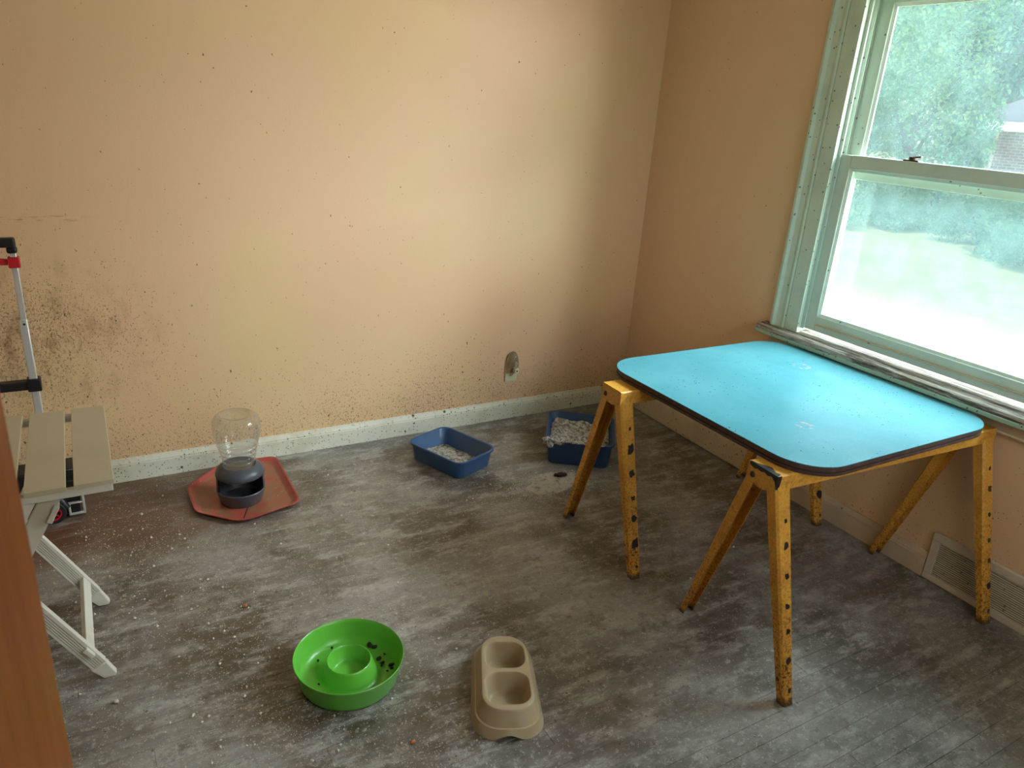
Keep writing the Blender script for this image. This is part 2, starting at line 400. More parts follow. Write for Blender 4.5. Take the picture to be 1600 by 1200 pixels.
w = MB().box(XL-.12, .14, 0, .12, -.06, HC).build('wall_back', M['wall'], smooth=0); tag(w, 'peach painted wall spattered with brown specks', kind='structure')
mb = MB()
mb.box(0, .14, YL, 0, -.06, HC); mb.box(0, .14, -9.0, YR, -.6, 3.0); mb.box(0, .14, YR, YL, -.06, ZB-.03); mb.box(0, .14, YR, YL, ZT, HC)  # run past the front wall is added to block the southeast lamps there
w = mb.build('wall_right', M['wall2'], smooth=0); tag(w, 'peach wall around the window', kind='structure')
w = MB().box(XL-.12, XL, -4.7, 0, -.06, HC).build('wall_left', M['wall3'], smooth=0); tag(w, kind='structure')
DX0, DX1 = -2.98, -2.16
mb = MB(); mb.box(XL, DX0, YS-.1, YS, 0, HC); mb.box(DX1, -1.75, YS-.1, YS, 0, HC); mb.box(DX0, DX1, YS-.1, YS, 2.06, HC); mb.box(-.25, 0, YS-.1, YS, 0, HC); mb.box(-1.75, -.25, YS-.1, YS, 0, .8); mb.box(-1.75, -.25, YS-.1, YS, 2.1, HC)
w = mb.build('wall_front', M['wall3'], smooth=0); tag(w, kind='structure')
w = MB().box(XL-.12, -1.88, -4.72, -4.6, -.06, HC).box(-2.0, -1.88, -4.6, YS-.1, -.06, HC).build('wall_hallway', M['wall3'], smooth=0); tag(w, kind='structure')
w = MB().box(XL-.12, .14, YS-.1, .12, HC, HC+.1).box(XL-.12, -1.88, -4.72, YS-.1, HC, HC+.1).build('ceiling', M['ceiling'], smooth=0); tag(w, kind='structure')

def base_profile(t=.016, h=BBH):       # (out, z)
    return [(0, 0), (t, 0), (t, h-.028), (t-.002, h-.026), (t-.002, h-.02), (t-.006, h-.012), (t-.009, h-.003), (t-.010, h), (0, h)]
b = MB(); pr = base_profile()
b.loft([[(x, -o, z) for o, z in pr] for x in (XL, 0)])
b = b.build('baseboard_back', M['base'], smooth=25); tag(b, 'white baseboard caked with brown dirt', kind='structure')
b = MB(); b.loft([[(-o, y_, z) for o, z in pr] for y_ in (-.016, -1.918)]); b = b.build('baseboard_right', M['base2'], smooth=25); tag(b, 'tan dirty baseboard below the window', kind='structure')
b = MB(); pr2 = [(.016, .003), (.021, .003), (.021, .112), (.019, .118), (.013, .124), (.0, .126), (.0, .1025), (.016, .1)]
b.loft([[(-o, y_, z) for o, z in pr2] for y_ in (-.0165, -1.0)]); b = b.build('trim_1', M['base2'], bevel=.004, smooth=40); tag(b, 'tan cap board over the baseboard in the corner', kind='structure')
b = MB(); b.loft([[(XL+o, y_, z) for o, z in pr] for y_ in (-.016, YS)]); b = b.build('baseboard_left', M['base'], smooth=25); tag(b, kind='structure')

w2 = bpy.data.objects.new('fill_window', None); COL.objects.link(w2); tag(w2, kind='structure')  # unseen window added behind the camera to let fill light in
mb = MB()
for b_ in ((-1.75, -1.69, .8, 2.1), (-.31, -.25, .8, 2.1), (-1.69, -.31, .8, .86), (-1.69, -.31, 2.04, 2.1), (-1.69, -.31, 1.43, 1.47)): mb.box(b_[0], b_[1], YS-.07, YS-.03, b_[2], b_[3])
mb.build('frame', M['sash'], w2)
MB().box(-1.70, -.30, YS-.052, YS-.048, .85, 2.05).build('glass_pane', M['glass'], w2, smooth=0)

# door standing open beside the camera
d = bpy.data.objects.new('door_1', None); COL.objects.link(d); tag(d, 'orange varnished wooden door edge close to the left of the frame', kind='structure')
d.location = (-2.955, YS+.01, 0)
ex, ey = -2.737, -2.5
ang = math.atan2(ey-(YS+.01), ex+2.955); d.rotation_euler = (0, 0, ang); DL = math.hypot(ex+2.955, ey-(YS+.01))
MB().box(0.0, DL, -.0, .036, .008, 2.03).build('door_slab', M['doorwood'], d, bevel=.002)
k = MB(); k.lathe([(0, 0), (.026, 0), (.026, .006), (.011, .01), (.011, .03), (.024, .036), (.029, .052), (.02, .064), (0, .067)], 24)
k = k.build('door_knob', M['bolt'], d); k.location = (DL-.07, -.0005, .95); k.rotation_euler = (R(90), 0, 0)

# ------------------------------------------------------------------ window
win = bpy.data.objects.new('window_1', None); COL.objects.link(win); tag(win, 'white double hung window with worn sill and dusty glass', kind='structure')
win.location = (0, 0, 0)
def wpart(name, boxes, mat, bevel=.0015, parent=win, label=None):
    mb = MB()
    for b_ in boxes: mb.box(*b_)
    o = mb.build(name, mat, parent, bevel=bevel, seg=1, smooth=30)
    if label: o['label'] = label
    return o
ZS = .745                                                    # top of the stool
def casing_profile(): return [(-.0, 0), (-.0, -.022), (.012, -.024), (.018, -.02), (.024, -.014), (.036, -.0125), (.05, -.012), (.056, -.015), (.064, -.016), (.072, -.013), (.074, 0)]
cp = casing_profile(); YCL, YCR = -.984, -2.496
mb = MB(); mb.loft([[(x_, YCL-o, z) for o, x_ in cp] for z in (ZS, 2.19)]); mb.build('casing', M['casing'], win, smooth=25)
mb = MB(); mb.loft([[(x_, YCR+o, z) for o, x_ in cp] for z in (ZS, 2.19)]); mb.build('casing', M['casing'], win, smooth=25)
mb = MB(); mb.loft([[(x_, y_, 2.19-o) for o, x_ in cp] for y_ in (YCL-.074, YCR+.074)]); mb.build('casing', M['casing'], win, smooth=25)
# jambs with stop and tracks
for sgn, Y in ((-1, -1.058), (1, YCR+.074)):
    y2 = lambda d_: (min(Y, Y+sgn*d_), max(Y, Y+sgn*d_))
    wpart('jamb', [(-.008, .135, *y2(.05), ZS, ZT)][:1], M['casing'])
    wpart('stop', [(-.013, .010, *y2(.068), ZS, ZT-.02)], M['casing'])
    wpart('jamb_liner', [(.0105, .016, *y2(.082), ZS+.02, ZT-.02), (.046, .052, *y2(.078), ZS+.02, ZT-.02), (.06, .064, *y2(.076), ZS+.02, ZT-.02), (.092, .10, *y2(.086), ZS+.02, ZT-.02), (.016, .1, *y2(.064), ZS+.02, ZT-.02)], M['sash'], .001)
wpart('head_jamb', [(-.008, .135, YCR+.074, -1.058, 2.085, 2.116), (-.013, .012, YCR+.074, -1.058, 2.062, 2.085)], M['casing'])
# stool and apron
sl = MB(); sl.loft([[(x_, y_, z_) for x_, z_ in ((-.058, .706), (-.064, .712), (-.066, .728), (-.062, .741), (-.056, ZS), (.02, ZS+.002), (.14, ZS-.012), (.14, .706))] for y_ in (-.948, -2.53)])
sl = sl.build('sill', M['sill'], win, smooth=30)
se = MB(); se.box(-.0672, -.056, -2.531, -.947, .7055, .724); se = se.build('sill_edge', M['sill_edge'], win, bevel=.004)
wpart('apron', [(-.018, 0, -2.49, -.99, .652, .706), (-.022, 0, -2.485, -.995, .652, .66)], M['base2'], .002)
def sash(name, x0, x1, yl, yr, z0, z1, st, rb, rtop, glaze, mat):
    """frame of stiles and rails, bevelled glazing bead, pane as child"""
    mb = MB()
    for z_a, z_b, yy in ((z0, z1, (yl-st, yl)), (z0, z1, (yr, yr+st))): mb.box(x0, x1, yy[0], yy[1], z_a, z_b)
    mb.box(x0, x1, yr+st, yl-st, z0, z0+rb); mb.box(x0, x1, yr+st, yl-st, z1-rtop, z1)
    o = mb.build(name, mat, win, bevel=.0025, seg=1, smooth=30)
    ia, ib, za, zb = yr+st, yl-st, z0+rb, z1-rtop
    g = .011; xm = (x0+x1)/2
    bd = MB()
    for p, q in (((ia, za), (ib, za)), ((ib, za), (ib, zb)), ((ib, zb), (ia, zb)), ((ia, zb), (ia, za))):
        ny, nz = -(q[1]-p[1]), (q[0]-p[0]); L_ = math.hypot(ny, nz); ny /= L_; nz /= L_
        prof = [(x0+.003, 0), (x0+.006, g*.4), (xm-.003, g), (xm+.003, g), (x1-.004, 0)]
        def cut(pt, s_):     # mitred ends
            dy, dz = (q[0]-p[0])/max(abs(q[0]-p[0]), 1e-9) if abs(q[0]-p[0]) > 1e-6 else 0, (q[1]-p[1])/max(abs(q[1]-p[1]), 1e-9) if abs(q[1]-p[1]) > 1e-6 else 0
            return [(xx, pt[0]+ny*oo+s_*dy*oo, pt[1]+nz*oo+s_*dz*oo) for xx, oo in prof]
        bd.loft([cut(p, 1), cut(q, -1)])
    bd.build('glazing_bead', mat, o, smooth=20)
    pn = MB().box(xm-.0015, xm+.0015, ia+.002, ib-.002, za+.002, zb-.002).build('glass_pane', M['glass'], o, smooth=0)
    return o
yo = -1.136; yro = YCR+.152
ls = sash('lower_sash', .018, .045, yo, yro, .768, 1.494, .052, .066, .05, .011, M['sash'])
us = sash('upper_sash', .066, .091, yo+.012, yro-.012, 1.402, 2.088, .064, .07, .05, .011, M['sash'])
MB().box(.005, .018, yro+.06, yo-.06, .796, .800).build('sash_groove', M['base2'], ls, smooth=0)
for yk in (-1.433, -2.05):
    lk = MB(); lk.box(.02, .05, yk-.03, yk+.03, 1.494, 1.499); lk.cyl((.034, yk, 1.504), (0, 0, 1), .014, .012); lk.bar((.034, yk, 1.508), (.03, yk-.035, 1.512), .01, .006)
    lk.build('sash_lock', M['bolt'], ls, bevel=.001)
sf = MB(); 
for b_ in ((.108, .12, yo-.02, yo+.02, .77, 2.085), (.108, .12, yro-.02, yro+.02, .77, 2.085), (.108, .12, yro, yo, .77, .80), (.108, .12, yro, yo, 1.44, 1.47), (.108, .12, yro, yo, 2.06, 2.085)): sf.box(*b_)
sf = sf.build('storm_frame', M['alu'], win, bevel=.001, seg=1)
MB().box(.1135, .1145, yro+.02, yo-.02, .80, 1.44).build('insect_screen', M['screen'], sf, smooth=0)

# ------------------------------------------------------------------ return-air vent in the baseboard
v = thing('floor_vent', 'cream wall register with dark louvers behind the far sawhorse leg', 'vent', (0, -2.28, 0))
VW, VH = .36, .198
mb = MB(); mb.box(-.016, 0, -VW, VW, 0, .026); mb.box(-.016, 0, -VW, VW, VH-.032, VH); mb.box(-.016, 0, -VW, -VW+.03, .026, VH-.032); mb.box(-.016, 0, VW-.03, VW, .026, VH-.032)
mb.build('frame', M['vent'], v, bevel=.003)
MB().box(-.003, -.0005, -VW+.03, VW-.03, .026, VH-.032).build('backing', M['black'], v, smooth=0)
lv = None; NLV = 17
for i in range(NLV):
    z = .0295 + (VH-.032-.033)*i/(NLV-1)
    if lv is None:
        mb = MB(); mb.loft([[(-.0130, y_, -.0016), (-.0122, y_, .0010), (-.0085, y_, .0020), (-.0080, y_, .0004)] for y_ in (-VW+.031, VW-.031)])
        lv = mb.build('louver', M['vent'], v, smooth=0); o = lv
    else:
        o = lv.copy(); COL.objects.link(o); o.parent = v
    o.location = (0, 0, z)
mb = MB(); mb.loft([[(-o_, y_, z_) for o_, z_ in pr] for y_ in (-2.645, YS)]); b = mb.build('trim_2', M['base2'], smooth=25); tag(b, kind='structure')

# ------------------------------------------------------------------ outlet and night light
o = thing('wall_outlet', 'ivory outlet cover on the peach wall above the litter boxes', 'outlet', (-.774, 0, .268))
MB().box(-.0355, .0355, -.006, 0, -.057, .057).build('cover_plate', M['ivory'], o, bevel=.0025)
for s_ in (-1, 1):
    MB().loft([[(x_, -.0005-.0075*i, z_+s_*.0195) for x_, z_, _ in rrect(.034, .028, .010, 5)] for i in (0, 1)])
    mb = MB(); mb.loft([[(x_, -.0061-.0017*i, z_+s_*.0195) for x_, z_, _ in rrect(.034, .028, .010, 5)] for i in (0, 1)])
    rc = mb.build('receptacle', M['ivory'], o, smooth=40)
    mb = MB(); mb.box(-.0075, -.0055, -.0083, -.0077, s_*.0195-.001, s_*.0195+.007); mb.box(.0055, .0075, -.0083, -.0077, s_*.0195-.001, s_*.0195+.006); mb.cyl((0, -.008, s_*.0195-.006), (0, 1, 0), .0025, .0006)
    mb.build('slot', M['black'], rc, smooth=0)
MB().cyl((0, -.0065, 0), (0, 1, 0), .003, .002).build('screw', M['bolt'], o)
nl = thing('night_light', 'grimy arched night light plugged into the wall outlet', 'night light', (-.774, -.0085, .30))
mb = MB(); arch = [(-.034, -.04), (.034, -.04), (.034, .03)] + [(.034*math.cos(R(a)), .03+.05*math.sin(R(a))) for a in range(15, 180, 15)] + [(-.034, .03)]
fr_ = [[(x_*k_, y_, z_) for x_, z_ in arch] for k_, y_ in ((1, -.002), (1, -.004))]
mb.loft(fr_); mb.build('back_plate', M['amber'], nl)
mb = MB(); n_ = 14
rows = []
for j in range(9):
    a = j/8*math.pi/2; zc = -.005 + .078*math.sin(a); rr_ = .030*math.cos(a)**.6 if j < 8 else .0006
    rows.append([(.004+rr_*math.cos(R(180+180*i/n_)), -.0042+rr_*1.1*math.sin(R(180+180*i/n_)), zc) for i in range(n_+1)])
mb.loft(rows, False, False, closed=False); mb.build('shade', M['clear'], nl, solid=.001)
mb = MB(); mb.box(.002, .026, -.034, -.004, -.036, -.008); mb.build('body', M['ivory'], nl, bevel=.004)
mb = MB(); mb.cyl((.014, -.0345, -.022), (0, 1, 0), .004, .002); mb.build('sensor', M['black'], nl)
mb = MB(); mb.lathe([(0, .034), (.006, .03), (.008, .022), (.006, .012), (.005, 0), (0, 0)], 14); bl = mb.build('bulb', M['ivory'], nl); bl.location = (.014, -.02, -.008)

# ------------------------------------------------------------------ yellow sawhorses
BZ = .670
def u_section(w_, d_, c_, t_):
    o_ = [(-w_/2, d_), (-w_/2, c_), (-w_/2+c_, 0), (w_/2-c_, 0), (w_/2, c_), (w_/2, d_)]
    i_ = [(w_/2-t_, d_), (w_/2-t_, c_+t_*.4), (w_/2-c_-t_*.2, t_), (-w_/2+c_+t_*.2, t_), (-w_/2+t_, c_+t_*.4), (-w_/2+t_, d_)]
    return o_+i_
crnd = random.Random(11)
def sawhorse(label, loc, rz, L, chips=False):
    t = thing('sawhorse', label, 'sawhorse', loc, rz, 'sawhorses under the teal board')
    hw = .0575
    mb = MB(); prof = [(-hw, BZ-.048), (-hw, BZ-.004), (-hw+.004, BZ), (hw-.004, BZ), (hw, BZ-.004), (hw, BZ-.048), (hw-.003, BZ-.048), (hw-.003, BZ-.005), (hw-.005, BZ-.003), (-hw+.005, BZ-.003), (-hw+.003, BZ-.005), (-hw+.003, BZ-.048)]
    mb.loft([[(x_, y_, z_) for y_, z_ in prof] for x_ in (-L/2, L/2)]); mb.build('beam', M['yellow'], t, smooth=30)
    for e in (-1, 1):
        mb = MB(); poly = [(-hw+.001, BZ-.003), (hw-.001, BZ-.003), (hw-.001, BZ-.036), (.036, BZ-.056), (.012, BZ-.064), (-.012, BZ-.064), (-.036, BZ-.056), (-hw+.001, BZ-.036)]
        x_ = e*(L/2-.0005); mb.loft([[(x_, p, q) for p, q in poly], [(x_-e*.003, p, q) for p, q in poly]])
        ec = mb.build('end_plate', M['yellow'], t, smooth=20)
        for ys in (.033,):
            mb = MB(); mb.lathe([(.0095, 0), (.0095, .002), (.007, .005), (0, .006)], 16); bo = mb.build('bolt', M['bolt'], ec, smooth=50)
            bo.location = (e*L/2, ys, BZ-.036); bo.rotation_euler = (0, e*R(90), 0)
        for sy in (-1, 1):
            mb = MB(); xe = e*(L/2-.031); loops = []
            yt, zt, yb = .054, BZ-.020, .243
            slope = (yb-yt)/zt
            for fz, w_, d_ in ((0.0, .058, .040), (.35, .055, .037), (1.0, .043, .027)):
                z_ = zt*(1-fz); yy = yb - slope*z_
                sec = u_section(w_, d_, .007, .0025)
                loops.append([(xe+a, sy*(yy-b), z_ + (b*slope*.0)) for a, b in sec])
            mb.loft(loops); lg = mb.build('leg', M['yellow'], t, smooth=20)
            for k in range(7):
                z_ = .045 + k*.082 + (k % 3)*.006
                yy = yb - slope*z_
                nrm = Vector((0, sy*1.0, slope)).normalized(); tv = Vector((0, -sy*slope, 1)).normalized()
                c_ = Vector((xe, sy*yy, z_)) + nrm*.0004
                mb = MB(); big = 1.55 if chips else 1.0; jag = []
                for q in range(11):
                    a_ = 2*math.pi*q/11; cx_ = math.cos(a_); sx_ = math.sin(a_)
                    sq = 1/max(abs(cx_), abs(sx_)); rr_ = (.0075+.002*(k % 2))*sq*(1+crnd.uniform(-.25, .25)*big)*(big if k % 3 else .8)
                    jag.append((cx_*rr_*.95+.004, sx_*rr_*1.05))
                jag = [(max(-.019, min(.0165, a)), b) for a, b in jag]
                mb.loft([[tuple(c_ + Vector((a, 0, 0)) + tv*b + nrm*dn) for a, b in jag] for dn in (0, .0004)])
                mb.build('slot', M['bare'], lg, smooth=0)
    return t
def place(label, pn, pf, chips=False):
    pn = Vector(pn); pf = Vector(pf); c = (pn+pf)/2; d_ = pf-pn
    return sawhorse(label, (c.x, c.y, 0), math.atan2(d_.y, d_.x), d_.length, chips)
T1 = place('yellow steel sawhorse in front, nearer the vent, with a black chipped corner', (-1.052, -1.912), (-.026, -1.962))
T2 = place('yellow steel sawhorse standing beside the blue litter boxes', (-1.080, -1.228), (-.045, -1.258), True)
# big chips of missing paint on the front corner
L1 = math.hypot(1.026, .05)
mb = MB(); hw = .0575
e_ = -L1/2
pts = [(-.0574, 0), (-.050, .019), (-.036, .013), (-.022, .020), (-.008, .027), (.006, .021), (.018, .012), (.030, .007), (.05, .004)]
mb.loft([[(e_+.0002-.0008, -p, BZ+.0005-dz) for p, q in pts][::-1] + [(e_+q, p*-1*-1 if False else p, BZ+.0005-dz) for p, q in pts] for dz in (0, .0004)]) if False else None
top0 = [(e_-.0003, y_) for y_, _ in pts]; top1 = [(e_+x_, y_) for y_, x_ in pts]
mb.loft([[(x_, y_, BZ+.0006) for x_, y_ in top0], [(x_, y_, BZ+.0006) for x_, y_ in top1]], False, False, closed=False)
lowz = [.040, .020, .010, .014, .009, .014, .011, .016, .010]
mb.loft([[(e_-.0009, y_, BZ+.0006) for x_, y_ in top0], [(e_-.0009, y_, BZ-q) for (x_, y_), q in zip(top0, lowz)]], False, False, closed=False)
mb.loft([[(e_-.0009, -.0578, BZ-.04), (e_+.012, -.0579, BZ-.045)], [(e_-.0009, -.0578, BZ), (e_+.016, -.0579, BZ)]], False, False, closed=False)
ch = mb.build('bare_patch', M['bare'], T1, smooth=0, solid=.0004); ch['label'] = 'bare black metal where the yellow paint has chipped off'

# ------------------------------------------------------------------ teal board lying across the sawhorses
TX0, TX1, TY0, TY1 = -1.003, -.057, -2.037, -1.058
tb = thing('tabletop', 'teal laminate tabletop with rounded corners lying across two yellow sawhorses', 'tabletop', ((TX0+TX1)/2, (TY0+TY1)/2, BZ+.0006), 0)
W_, L_ = TX1-TX0, TY1-TY0
mb = MB(); mb.prism([(x, y) for x, y, z in rrect(W_, L_, .142, 14)], 0, .010); mb.build('lower_ply', M['ply'], tb, smooth=30)
mb = MB(); mb.prism([(x, y) for x, y, z in rrect(W_-.008, L_-.008, .138, 14)], .010, .0145); mb.build('core', M['ply2'], tb, smooth=30)
mb = MB(); mb.prism([(x, y) for x, y, z in rrect(W_, L_, .142, 14)], .0145, .0285); mb.build('upper_ply', M['ply'], tb, smooth=30)
mb = MB(); mb.prism([(x, y) for x, y, z in rrect(W_+.001, L_+.001, .142, 14)], .0285, .0305); mb.build('laminate', M['teal'], tb, smooth=30)

# ------------------------------------------------------------------ litter boxes
def litter_box(name, label, loc, rz, w_, l_, h_, mat, fill, inset=.022):
    t = thing(name, label, 'litter box', loc, rz)
    mb = MB(); r_ = .045
    lo = lambda dw, z, r__: rrect(w_+2*dw, l_+2*dw, r__, 6, z)
    mb.loft([lo(-inset, .0, r_*.7), lo(-inset+.003, .006, r_*.75), lo(-.010, h_-.014, r_*.9), lo(-.002, h_-.012, r_), lo(0, h_-.008, r_), lo(0, h_-.002, r_), lo(-.002, h_, r_), lo(-.008, h_, r_*.95), lo(-.012, h_-.004, r_*.9), lo(-inset-.003, .008, r_*.7), lo(-inset-.008, .004, r_*.6)])
    mb.build('pan', mat, t, smooth=45)
    nx, ny = 34, 38; mb = MB(); gx = []; k = []
    for j in range(ny+1):
        rowv = []
        for i in range(nx+1):
            u, v_ = i/nx*2-1, j/ny*2-1
            z = fill(u, v_); ins = inset + .0045 - (inset-.012)*max(0, z-.008)/h_
            hx, hy = w_/2-ins, l_/2-ins
            # map square to rounded rectangle
            x, y = u*hx, v_*hy
            rc = r_*.72; ax, ay = abs(x)-(hx-rc), abs(y)-(hy-rc)
            if ax > 0 and ay > 0:
                q = math.hypot(ax, ay); m_ = max(ax, ay)
                if q > 0: x = math.copysign(hx-rc+ax*m_/q, x); y = math.copysign(hy-rc+ay*m_/q, y)
            rowv.append(mb.bm.verts.new((x, y, z)))
        gx.append(rowv)
    for j in range(ny):
        for i in range(nx): mb.face([gx[j][i], gx[j][i+1], gx[j+1][i+1], gx[j+1][i]])
    lt = mb.build('litter', M['litter'], t, smooth=60); lt['kind'] = 'stuff'
    return t
nr = random.Random(3)
def hill(u, v_, seed):
    from mathutils import noise
    return noise.fractal(Vector((u*2.2+seed, v_*2.2, seed)), .8, 2.2, 5)
LA = litter_box('litter_box', 'small blue litter box by the baseboard with a thin layer of pale litter', (-1.282, -.362, 0), R(21.6), .262, .345, .090, M['blue'],
    lambda u, v_: max(.006, .015 - .010*u + .011*hill(u, v_, 3)))
LB = litter_box('litter_box', 'deep blue litter box heaped with grey litter behind the sawhorse', (-.648, -.500, 0), R(-35.8), .335, .372, .128, M['blue2'],
    lambda u, v_: max(.02, .082 + .006*v_ - .02*max(0, u) + .022*hill(u, v_, 9)), .024)
# crusted clump on the rim corner of the deep box
def lump(mb, c, rx, ry, rz, seed, n=14):
    from mathutils import noise
    rows = []
    for j in range(1, 8):
        ph = math.pi*j/8; rows.append([])
        for i in range(n):
            a = 2*math.pi*i/n; d_ = Vector((math.cos(a)*math.sin(ph), math.sin(a)*math.sin(ph), math.cos(ph)))
            k_ = 1+.35*noise.noise(d_*2.3+Vector((seed, 0, 0)))
            rows[-1].append((c[0]+d_.x*rx*k_, c[1]+d_.y*ry*k_, c[2]+d_.z*rz*k_))
    mb.loft(rows)
mb = MB(); lump(mb, (-.158, -.165, .118), .024, .022, .016, 1); lump(mb, (-.140, -.178, .108), .018, .016, .02, 4); lump(mb, (-.10, -.181, .118), .03, .008, .010, 7)
for q in range(9): lump(mb, (-.12+q*.028, -.1825, .1255), .018, .006, .0045, 11+q)
mb.build('caked_litter', M['litter'], LB, smooth=60)

# litter heap on the floor before the deep box, and a dark clump
mb = MB(); n_ = 40; from mathutils import noise as mnoise
rows = []
for j in range(12):
    q = 1-j/11; rows.append([])
    for i in range(n_):
        a = 2*math.pi*i/n_; rr_ = q*(1+.45*mnoise.noise(Vector((math.cos(a)*1.4, math.sin(a)*1.4, 2))))
        z = .0006 + .009*(1-q)**1.2*(1+.8*mnoise.noise(Vector((math.cos(a)*q*4, math.sin(a)*q*4, 5))))
        rows[-1].append((-.945+.15*rr_*math.cos(a)*.95+.10*rr_*math.sin(a)*.3, -.735+.085*rr_*math.sin(a), max(.0006, z)))
mb.loft(rows, False, True); hp = mb.build('litter_heap', M['litter2'], smooth=60)
tag(hp, 'low heap of spilled grey litter on the floor before the deep litter box', 'litter', kind='stuff')
mb = MB(); lump(mb, (0, 0, .008), .020, .012, .009, 2); lump(mb, (.02, -.006, .007), .014, .010, .008, 6); lump(mb, (-.018, .008, .006), .01, .008, .007, 9)
o = mb.build('litter_clump', M['kibble'], smooth=60); o.location = (-.885, -.695, .005); tag(o, 'dark clump lying on the spilled litter heap', 'clump')

# ------------------------------------------------------------------ green ring bowl
gb = thing('pet_bowl', 'lime green round ring feeder bowl with raised centre cup', 'pet bowl', (-2.144, -1.494, 0))
mb = MB(); mb.lathe([(0, .0), (.128, .0), (.136, .003), (.141, .012), (.1535, .072), (.1565, .078), (.1575, .0805), (.156, .082), (.1535, .080), (.150, .072), (.1415, .034), (.134, .017), (.120, .010), (.095, .009), (.084, .012), (.078, .020), (.066, .058), (.064, .0625), (.0615, .064), (.059, .0615), (.057, .056), (.048, .022), (.042, .017), (0, .016)], 72)
mb.build('bowl', M['green'], gb, smooth=50)
kb = [(-2.050, -1.408), (-2.028, -1.415), (-2.036, -1.404), (-2.047, -1.477), (-2.049, -1.506), (-2.043, -1.497), (-2.012, -1.52), (-2.024, -1.464), (-2.16, -1.353), (-2.21, -1.406), (-2.025, -1.53), (-2.041, -1.533), (-2.235, -1.50)]
k0 = None
for i, (x, y) in enumerate(kb):
    if k0 is None:
        mb = MB(); lump(mb, (0, 0, 0), .0075, .005, .0036, 3, 8); k0 = mb.build('kibble', M['kibble'], smooth=60); o = k0
        tag(o, 'brown crumb of dry food in the lime green bowl', 'kibble', 'crumbs in the green bowl')
    else:
        o = k0.copy(); COL.objects.link(o)
    rr_ = math.hypot(x+2.144, y+1.494); s_ = [1.5, 1.3, 1.1, 1.3, .6, 1.0, 1.3, .6, .7, .6, .8, .5, .6][i]
    if rr_ < .088 or rr_ > .126:
        q = min(.124, max(.090, rr_)); x = -2.144+(x+2.144)*q/rr_; y = -1.494+(y+1.494)*q/rr_
    o.scale = (s_, s_, s_); o.location = (x, y, .0105+.0036*s_); o.rotation_euler = (0, 0, nr.uniform(0, 6))

# ------------------------------------------------------------------ beige double dish
dd = thing('double_dish', 'beige plastic two-compartment pet dish on the floor', 'pet dish', (-1.757, -1.737, 0), R(-24.9))
mb = MB()
def egg(w_, l_, r_, z, n=10, cy=0, taper=0, arch=0):
    pts = []
    for x, y, _ in rrect(w_, l_, r_, n, 0, 0, cy):
        t_ = (y-cy)/(l_/2); zz = z
        if arch and abs(abs(t_)-1) < .12 and abs(x) < .056: zz = z + arch*(math.cos(x/.056*math.pi)+1)/2
        pts.append((x*(1-taper*t_), y, zz))
    return pts
# denser straight ends so that the arch reads
def loopd(w_, l_, r_, z, taper, arch=0, cy=0):
    base = rrect(w_, l_, r_, 8, 0, 0, cy); out = []
    for i, p in enumerate(base):
        q = base[(i+1) % len(base)]
        L__ = math.hypot(p[0]-q[0], p[1]-q[1]); k_ = 1 if L__ < .03 else 10
        for s_ in range(k_): out.append((p[0]+(q[0]-p[0])*s_/k_, p[1]+(q[1]-p[1])*s_/k_))
    res = []
    for x, y in out:
        t_ = (y-cy)/(l_/2); zz = z
        if arch and abs(t_) > .93 and abs(x) < .05: zz = z + arch*(math.cos(x/.05*math.pi)+1)/2
        res.append((x*(1-taper*t_), y, zz))
    return res
lps = [loopd(.196, .372, .075, 0, .06, .018), loopd(.192, .368, .074, .006, .06, .014), loopd(.178, .350, .070, .028, .06, .002), loopd(.170, .342, .069, .029, .06), loopd(.146, .300, .062, .064, .06), loopd(.142, .296, .061, .068, .06), loopd(.138, .292, .060, .0695, .06)]
# all loops need one vertex count
n0 = min(len(l) for l in lps)
def resample(lp, n=120):
    P = [Vector(p) for p in lp]; L__ = [0]
    for a, b in zip(P, P[1:]+P[:1]): L__.append(L__[-1]+(b-a).length)
    out = []; tot = L__[-1]; k_ = 0
    for i in range(n):
        s_ = tot*i/n
        while L__[k_+1] < s_: k_ += 1
        f_ = (s_-L__[k_])/max(1e-9, L__[k_+1]-L__[k_]); a, b = P[k_], P[(k_+1) % len(P)]
        out.append(tuple(a+(b-a)*f_))
    return out
lps = [resample(l) for l in lps]
Ls = mb.loft(lps, False, False)
wells = []
for cy, l_, w_ in ((.066, .112, .122), (-.066, .124, .128)):
    wl_ = [resample([(x, y, z) for x, y, z in rrect(w_-i, l_-i, r_, 8, z, 0, cy)], 56) for i, z, r_ in ((0, .0695, .04), (.004, .067, .039), (.012, .05, .037), (.026, .014, .033), (.034, .0095, .030), (.044, .008, .026))]
    wells.append(mb.loft(wl_, False, True))
edges = []
for lp in [Ls[-1]] + [w__[0] for w__ in wells]:
    for i in range(len(lp)):
        e = mb.bm.edges.get((lp[i], lp[(i+1) % len(lp)]))
        edges.append(e)
bmesh.ops.triangle_fill(mb.bm, edges=edges, use_beauty=True)
mb.build('dish', M['beige'], dd, smooth=38)
k1 = None
import itertools
for cx_, cy_, s_ in ((.0, -.09, .5), (-.012, -.1, .4), (.006, -.098, .6), (.03, -.08, .5), (-.05, -.062, .45), (.0, .062, .55), (.012, .058, .4), (-.02, -.105, .45)):
    wv = Matrix.Rotation(R(-24.9), 3, 'Z') @ Vector((cx_, cy_, 0))
    o = k0.copy(); COL.objects.link(o); o.scale = (s_,)*3; o.location = (-1.757+wv.x, -1.737+wv.y, .0082+.0035*s_)
    tag(o, 'brown crumb of dry food in the beige double dish', 'kibble', 'crumbs in the beige dish')

